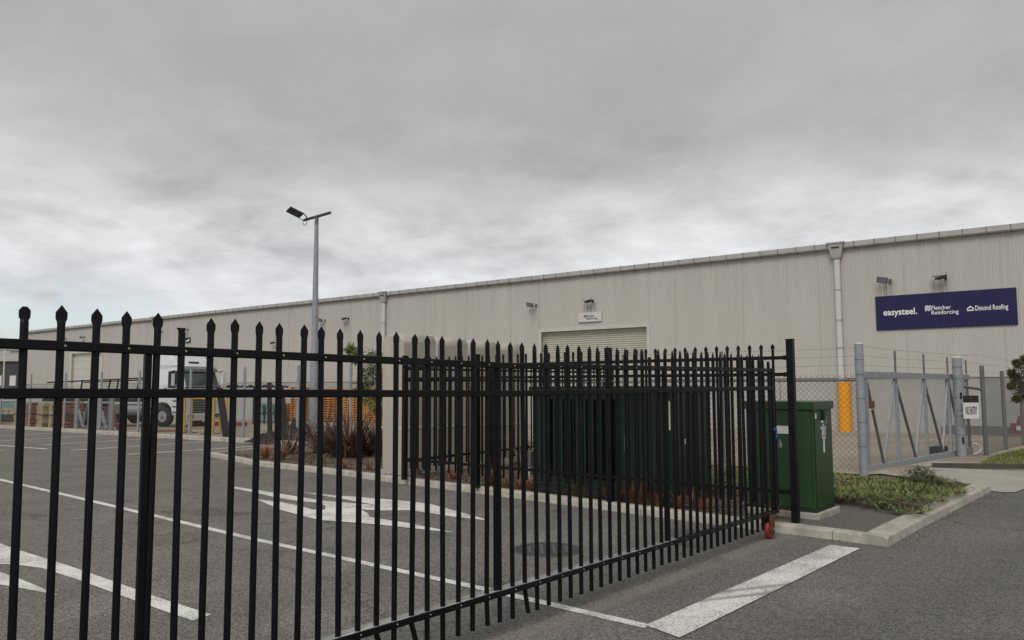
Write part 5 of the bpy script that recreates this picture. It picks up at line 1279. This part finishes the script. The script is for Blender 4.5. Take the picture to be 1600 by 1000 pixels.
tag(MB().boxb(p.x - 1.3, p.x + 0.3, p.y - 0.12, p.y + 0.12, g(33) + 0.09, g(33) + 0.15, 0.01).build('steel_offcut', 'redsteel', loc=(p.x, p.y, g(33) + .09)), 'flat red steel offcut lying on the yard before the truck wheel', 'steel bar')
p = at(370, 600, 41)
tag(MB().bar((p.x - 2.2, p.y, g(41) + .2), (p.x + 0.9, p.y - 1.2, g(41) + .22), 0.3, 0.2).build('steel_beam', 'redsteel', loc=(p.x, p.y, g(41) + .09)), 'red oxide steel beam lying on the ground right of the truck', 'beam')
# leaning black posts and shade net
def leaning(xt, yt, xb, yb, D, w_, label, mat='black_dull', name='black_prop'):
    a_, b_ = at(xt, yt, D + 0.5), at(xb, yb, D); b_.z = g(D) + 0.09
    tag(MB().bar(a_, b_, w_, w_ * 0.5).build(name, mat, loc=b_), label, 'prop')
leaning(343, 607, 354, 676, 27.5, 0.22, 'black plank leaning just right of the truck')
leaning(421, 598, 422, 680, 25.5, 0.15, 'black upright of the netted frame left of the lamp post', 'net')
leaning(436, 603, 448, 682, 25.2, 0.24, 'black netted prop leaning beside the flax bush', 'net')
mb = MB(); rr = random.Random(3); rings = []
cA, cB = at(398, 600, 25.2), at(486, 600, 24.4)
n_ = 26; m_ = 9
grid = []
for i in range(n_):
    s_ = i / (n_ - 1); base = cA.lerp(cB, s_); hh_ = 0.62 * min(1, s_ * 1.35 + 0.12) * (1 if s_ < .93 else .7)
    for j in range(m_):
        q_ = j / (m_ - 1) - 0.5; z = g(base.y) + BEDZ - 0.04 + hh_ * max(0, 1 - (2 * q_) ** 2) * (1 + 0.25 * math.sin(i * 1.7 + j * 2.1)) + 0.01
        grid.append((base.x + q_ * 0.3, base.y + q_ * 1.0, z))
mb.add(grid, [(i * m_ + j, i * m_ + j + 1, (i + 1) * m_ + j + 1, (i + 1) * m_ + j) for i in range(n_ - 1) for j in range(m_ - 1)], True)
tag(mb.build('shade_net', 'net', loc=(cA.x, cA.y, g(24))), 'heap of black shade net lying along the fence left of the lamp post', 'netting')
# black steel rack with pale wrapped crates
p = at(388, 600, 44); pr = at(447, 600, 43)
t = thing('steel_rack', 'long black steel rack standing beyond the fence right of the truck', 'rack', (p.x, p.y, g(44) + .09))
zt = at(388, 604.5, 44).z - (g(44) + .09); L_ = pr.x - p.x
mb = MB(); mb.bar((-1.6, 0, zt), (L_, -0.6, zt), 0.12, 0.1); mb.build('top_beam', 'black_dull', t)
for s_ in (-0.95, 0.35, 1.6): MB().bar((s_, -0.1, 0), (s_, -0.1, zt), 0.07, 0.07).build('leg', 'black_dull', t)
for k_ in range(9): MB().boxb(-1.5 + k_ * 0.4, -1.35 + k_ * 0.4, -0.25, 0.0, zt + 0.05, zt + 0.12).build('coupler', 'black_dull', t)
for i, x in enumerate((408, 424)):
    p = at(x, 600, 45); t = thing('wrapped_crate', ('left' if i == 0 else 'right') + ' pale blue wrapped crate under the black steel rack', 'crate', (p.x, p.y, g(45) + 0.09), R(8), 'pale blue wrapped crates')
    MB().boxb(-0.27, 0.27, -0.4, 0.4, 0.1, 1.15, 0.03).build('wrapped_load', 'teal', t)
    fm = MB()
    for s_ in (-0.3, 0.3): fm.bar((s_, -0.43, 0.0), (s_ * 0.7, -0.43, 1.0), 0.04, 0.04)
    fm.bar((-0.3, -0.43, 0.1), (0.3, -0.43, 0.1), 0.04, 0.04).bar((-0.27, -0.43, 0.6), (0.27, -0.43, 0.6), 0.04, 0.04).build('crate_frame', 'black_dull', t)

# ------------------------------------------------------------------ planting
def blade(mb, base, az, L, w_, lean, droop, n=4):
    d = Vector((math.cos(az), math.sin(az), 0)); s_ = Vector((-d.y, d.x, 0)); pts = []
    a_ = lean; p = Vector(base)
    for i in range(n + 1):
        pts.append((p.copy(), w_ * (1 - (i / n) ** 1.6) * 0.5 + 0.0004)); p = p + (d * math.sin(a_) + Vector((0, 0, 1)) * math.cos(a_)) * (L / n); a_ += droop / n
    vs = []
    for q, ww in pts: vs += [q - s_ * ww, q + s_ * ww]
    mb.add(vs, [(2 * i, 2 * i + 1, 2 * i + 3, 2 * i + 2) for i in range(n)])
def tussock(x, y, h, label, mat='tussock', n=150, spread=0.5, w_=0.007):
    q = G(x, y, BEDZ - 0.03); mb = MB(); rr = random.Random(int(x * 7 + y))
    for i in range(n):
        az = rr.uniform(0, 6.283); r0 = rr.uniform(0, 0.05)
        blade(mb, (r0 * math.cos(az), r0 * math.sin(az), 0), az + rr.uniform(-.6, .6), h * rr.uniform(0.45, 1.1), w_, rr.uniform(0.03, spread), rr.uniform(0.2, 1.4), 3)
    o = mb.build('sedge_tussock', mat); o.location = q
    tag(o, label, 'plant', 'sedge tussocks along the kerb of the planting bed')
tus = [(415, 719, 0.55, 'leftmost orange sedge tussock at the narrow end of the bed', 'tussock'), (441, 721, 0.55, 'straw and orange sedge tussock beside the flax bush', 'tussock_pale'),
       (538, 734, 0.28, 'tiny orange sedge in front of the flax bush', 'tussock'), (577, 737, 0.35, 'brown sedge just left of the beige tanks', 'tussock_pale'),
       (505, 727, 0.3, 'low straw sedge under the flax bush', 'tussock_pale'), (470, 723, 0.25, 'low straw sedge left of the flax bush', 'tussock_pale'),
       (655, 744, 0.35, 'straw sedge at the corner post of the fixed fence', 'tussock_pale'), (708, 751, 0.30, 'orange sedge right of the tank corner', 'tussock'),
       (767, 760, 0.45, 'orange sedge behind the middle gate upright', 'tussock'), (790, 763, 0.35, 'straw sedge left of the junction box', 'tussock_pale'), (811, 766, 0.36, 'orange sedge at the left end of the transformer', 'tussock'), (827, 768, 0.38, 'orange sedge under the grey junction box', 'tussock'),
       (866, 771, 0.32, 'straw sedge at the left foot of the transformer', 'tussock_pale'), (896, 777, 0.25, 'straw sedge left of the white marker block', 'tussock_pale'), (914, 778, 0.30, 'small orange sedge beside the white marker block', 'tussock'),
       (953, 783, 0.33, 'straw sedge right of the white marker block', 'tussock_pale'), (972, 785, 0.35, 'red brown sedge before the transformer', 'tussock'), (990, 788, 0.45, 'tall orange sedge before the middle of the transformer', 'tussock'), (1003, 790, 0.42, 'bright orange sedge before the transformer corner', 'tussock'),
       (1016, 791, 0.33, 'brown sedge left of the third gate upright', 'tussock_pale'), (1030, 793, 0.30, 'dull orange sedge behind the third gate upright', 'tussock'), (1062, 796, 0.28, 'orange sedge right of the third gate upright', 'tussock'), (1083, 798, 0.36, 'orange sedge before the right end of the transformer', 'tussock'), (1096, 799, 0.30, 'last orange sedge before the path', 'tussock')]
for x, y, h, l, m in tus: tussock(x, y - 2, h * 0.92, l, m, n=170 if h > .4 else 70, spread=0.8)
tussock(1207, 812, 0.33, 'orange sedge growing behind the red castor wheel', 'tussock', 40, 0.9)
for v in (0,): pass
def flax(x, y, h, n, label, seed, w_=0.05, spread=1.0):
    q = G(x, y, BEDZ - 0.03); mb = MB(); rr = random.Random(seed)
    for i in range(n):
        az = rr.uniform(0, 6.283); r0 = rr.uniform(0, 0.28) * (h / 1.1)
        blade(mb, (r0 * math.cos(az), r0 * math.sin(az), 0), az + rr.uniform(-.4, .4), h * rr.uniform(0.55, 1.12), w_ * rr.uniform(.6, 1.1), rr.uniform(0.05, spread), rr.uniform(0.3, 1.5), 6)
    o = mb.build('flax_bush', 'flax'); o.location = q; tag(o, label, 'bush', 'bronze flax bushes in the bed')
flax(545, 714, 1.35, 300, 'largest bronze flax bush left of the beige tanks', 1)
flax(508, 708, 1.2, 200, 'bronze flax bush at the foot of the lamp post', 2)
flax(590, 712, 1.1, 150, 'bronze flax bush touching the beige tanks', 4)
flax(452, 709, 0.85, 75, 'small bronze flax bush left of the lamp post', 5, 0.03)
flax(818, 742, 0.95, 45, 'thin dark flax between the tanks and the transformer', 6, 0.025, 0.5)
def leafcloud(mb, centers, n, lsize, rr, long_=2.0, up=0.3):
    for c, r_ in centers:
        for i in range(n):
            v = Vector((rr.gauss(0, 1), rr.gauss(0, 1), rr.gauss(0, 1))).normalized() * (r_ * rr.uniform(0.35, 1.0) ** 0.6)
            p = c + v; d = Vector((rr.gauss(0, 1), rr.gauss(0, 1), rr.gauss(0, 1) + up)).normalized(); s_ = d.orthogonal().normalized()
            s_ = (Matrix.Rotation(rr.uniform(0, 6.28), 3, d) @ s_); L = lsize * rr.uniform(0.6, 1.3)
            mb.add([p, p + d * L * long_ * 0.5 + s_ * L * 0.28, p + d * L * long_, p + d * L * long_ * 0.5 - s_ * L * 0.28], [(0, 1, 2, 3)])
# small tree by the tanks
D_ = 16.6; tb = at(600, 700, D_); zb_ = g(D_) + BEDZ - 0.03
t = thing('willow_myrtle_tree', 'small green willow-leaved tree behind the left side of the beige tanks', 'tree', (tb.x - 0.1, D_, zb_))
o3 = Vector((tb.x - 0.1, D_, zb_))
rr = random.Random(11); mb = MB(); cl = []
for px_, py_, r_ in ((585, 575, .17), (572, 590, .17), (592, 603, .20), (578, 620, .17), (606, 590, .16), (604, 617, .18), (590, 637, .16), (566, 606, .12), (602, 556, .12), (580, 558, .13), (600, 640, .12), (548, 546, .07), (560, 552, .09), (610, 575, .12), (555, 560, .06)):
    cl.append((at(px_, py_, D_ + rr.uniform(-.25, .25)) - o3, r_))
leafcloud(mb, cl, 165, 0.042, rr, 3.2, -0.2); mb.build('crown', 'leaf', t)
mb = MB(); mb.tube((0, 0, -0.02), (0.02, 0, 1.0), 0.04, 0.03).tube((0.02, 0, 1.0), (0.0, 0, 1.9), 0.03, 0.012)
for c, r_ in cl: mb.tube((0.02, 0, min(c.z - 0.25, 1.7)), c, 0.012, 0.004, n=5)
mb.build('trunk', 'bark', t)
# right hand tree
D_ = 15.5; o3 = Vector((hx(1622, D_), D_, g(D_) + .1)); rr = random.Random(5)
t = thing('bronze_tree', 'small bronze green tree at the right edge of the picture', 'tree', o3)
mb = MB(); cl = []
for px_, py_, r_ in ((1590, 600, .14), (1598, 580, .16), (1612, 566, .2), (1585, 590, .1), (1607, 605, .2), (1625, 590, .25), (1640, 575, .22), (1645, 610, .25), (1596, 618, .13), (1615, 622, .18), (1665, 595, .2), (1630, 560, .18), (1580, 583, .07), (1589, 568, .08), (1580, 604, .07), (1650, 560, .15), (1588, 624, .07), (1601, 562, .08)):
    cl.append((at(px_, py_, D_ + rr.uniform(-.3, .3)) - o3, r_))
leafcloud(mb, cl, 330, 0.030, rr, 1.8, 0.3); mb.build('crown', 'leaf_bronze', t)
mb = MB(); mb.tube((0, 0, -0.02), (0, 0, 1.5), 0.04, 0.03)
for c, r_ in cl: mb.tube((0, 0, 1.15), c, 0.014, 0.004, n=5)
mb.build('trunk', 'bark', t)
# junipers: flat sprays of foliage spread through mounds
def in_poly(p, poly):
    c = False; n = len(poly)
    for i in range(n):
        a_, b_ = poly[i], poly[(i + 1) % n]
        if (a_.y > p.y) != (b_.y > p.y) and p.x < (b_.x - a_.x) * (p.y - a_.y) / (b_.y - a_.y) + a_.x: c = not c
    return c
JZ = BEDZ + 0.06
jpoly = [Vector(G(x, y, JZ)[:2]) for x, y in ((1306, 781), (1340, 785), (1380, 792), (1425, 802), (1452, 798), (1476, 782), (1512, 768), (1500, 760), (1460, 750), (1400, 752), (1345, 748), (1240, 742), (1150, 738), (1090, 736), (1100, 762), (1180, 768))]
def hum(x, y): return 0.5 + 0.28 * math.sin(x * 4.1 + 1.3 * math.sin(y * 3.3)) + 0.22 * math.sin(y * 6.2 + x * 2.2)
rr = random.Random(21); mb = MB(); mbd = MB()
xs = [p.x for p in jpoly]; ys = [p.y for p in jpoly]
cnt = 0
while cnt < 8500:
    p = Vector((rr.uniform(min(xs), max(xs)), rr.uniform(min(ys), max(ys))))
    if not in_poly(p, jpoly): continue
    cnt += 1
    h = 0.02 + 0.16 * hum(p.x, p.y) * rr.uniform(0.5, 1.0)
    base = Vector((p.x, p.y, g(p.y) + BEDZ + h)); az = rr.uniform(0, 6.28); L = rr.uniform(0.05, 0.10); tilt = rr.uniform(0.1, 0.9)
    d = Vector((math.cos(az) * math.cos(tilt), math.sin(az) * math.cos(tilt), math.sin(tilt))); s_ = Vector((-math.sin(az), math.cos(az), 0))
    m2 = mb
    for k_ in range(6):
        q = base + d * (L * k_ / 5); w_ = 0.024 * (1 - k_ / 7)
        for sg_ in (-1, 1):
            tip = q + (d * 0.9 + s_ * sg_ * 0.9 + Vector((0, 0, rr.uniform(-.2, .35)))) * w_
            m2.add([q - d * 0.004, q + d * 0.005, tip], [(0, 1, 2)])
    m2.add([base, base + d * L - s_ * 0.002, base + d * (L * 1.1), base + d * L * 0.5 + s_ * 0.003], [(0, 1, 2, 3)])
o = mb.build('juniper_groundcover', 'juniper'); tag(o, 'light green creeping juniper filling the bed in front of the yard gate', 'ground cover', kind='stuff')
# dark taller juniper
jc = G(1440, 764, BEDZ); mb = MB()
for i in range(520):
    v = Vector((rr.gauss(0, .20), rr.gauss(0, .17), 0)); h = 0.30 * math.exp(-(v.x ** 2 + v.y ** 2) / 0.07) * rr.uniform(.4, 1) + 0.03
    base = Vector((v.x, v.y, h)); az = rr.uniform(0, 6.28); tilt = rr.uniform(-.1, .9); L = rr.uniform(.07, .15)
    d = Vector((math.cos(az) * math.cos(tilt), math.sin(az) * math.cos(tilt), math.sin(tilt))); s_ = Vector((-math.sin(az), math.cos(az), 0))
    for k_ in range(6):
        q = base + d * (L * k_ / 5); w_ = 0.032 * (1 - k_ / 7)
        for sg_ in (-1, 1): mb.add([q - d * 0.005, q + d * 0.006, q + (d * 0.9 + s_ * sg_ * 0.9) * w_], [(0, 1, 2)])
o = mb.build('juniper_bush', 'juniper_dark'); o.location = jc; tag(o, 'darker taller juniper bush rising from the light green ground cover', 'bush')
# timber sleeper retaining the junipers
p, q, r_ = G(1304, 784, BEDZ), G(1395, 796, BEDZ), G(1440, 803, BEDZ)
t = thing('sleeper_edging', 'low grey timber sleepers holding back the junipers beside the green cabinet', 'edging', p)
MB().bar((p.x, p.y, p.z + 0.04), (q.x, q.y, q.z + 0.04), 0.06, 0.14).build('sleeper', 'timber', t, world=True); MB().bar((q.x, q.y, q.z + 0.035), (r_.x, r_.y, r_.z + 0.03), 0.06, 0.13).build('sleeper', 'timber', t, world=True)
# grass verge
mb = MB(); xs = [p.x for p in grass_poly]; ys = [p.y for p in grass_poly]; cnt = 0
while cnt < 5000:
    p = Vector((rr.uniform(min(xs), max(xs)), rr.uniform(min(ys), max(ys))))
    if not in_poly(p, grass_poly): continue
    cnt += 1; blade(mb, (p.x, p.y, g(p.y) + 0.10), rr.uniform(0, 6.28), rr.uniform(.03, .08), 0.010, rr.uniform(0, .7), rr.uniform(0, .8), 2)
tag(mb.build('verge_grass', 'grass'), 'short yellow green grass on the verge right of the gate', 'grass', kind='stuff')
# mulch chips, grit along the kerbs
mb = MB(); bedp = [p for p in bed]; cnt = 0
xs = [p.x for p in bedp]; ys = [p.y for p in bedp]
while cnt < 7000:
    p = Vector((rr.uniform(min(xs), max(xs)), rr.uniform(min(ys), min(19, max(ys)))))
    if not in_poly(p, bedp): continue
    cnt += 1; s_ = rr.uniform(.012, .035)
    rot = Matrix.Rotation(rr.uniform(0, 6), 3, 'Z') @ Matrix.Rotation(rr.uniform(-.6, .6), 3, 'X')
    mb.box((p.x, p.y, g(p.y) + BEDZ - 0.022), (s_ * 1.6, s_ * 0.7, 0.007), rot)
MT['chip'] = material('bark_chips', (0.12, 0.085, 0.055), 0.95, island=0.75)
tag(mb.build('mulch_chips', 'chip'), 'loose bark chips scattered over the planting bed', 'mulch', kind='stuff')
mb = MB()
def scatter_line(pts, n, sd, s0, s1, off=0.0, bias=0.0):
    for _ in range(n):
        i = rr.randrange(len(pts) - 1); P = Vector(pts[i][:2]).lerp(Vector(pts[i + 1][:2]), rr.random()); d = (Vector(pts[i + 1][:2]) - Vector(pts[i][:2])).normalized()
        nn = Vector((d.y, -d.x)); P = P + nn * (abs(rr.gauss(0, sd)) + bias); s_ = rr.uniform(s0, s1) * (2 if rr.random() < 0.06 else 1)
        bm = bmesh.new(); bmesh.ops.create_icosphere(bm, subdivisions=1, radius=s_)
        sc_ = (rr.uniform(.6, 1.2), rr.uniform(.6, 1.2), rr.uniform(.4, .8))
        for v in bm.verts: v.co = Vector((v.co.x * sc_[0] + P.x, v.co.y * sc_[1] + P.y, v.co.z * sc_[2] + g(P.y) + off + s_ * 0.3))
        mb.bm(bm)
scatter_line(KR, 700, 0.10, 0.003, 0.010); scatter_line(KF[5:], 320, 0.06, 0.002, 0.007); scatter_line(KF[5:], 160, 0.5, 0.002, 0.005); scatter_line(KR[3:], 90, 0.16, 0.006, 0.014)
scatter_line([p + Vector((0, 0.22, 0)) for p in KF[5:]], 420, 0.10, 0.003, 0.010, BEDZ - 0.015, -0.12)
tag(mb.build('kerbside_grit', 'stone'), 'loose grit and small stones lying along the kerb', 'grit', kind='stuff')
print('objects', len(bpy.data.objects))
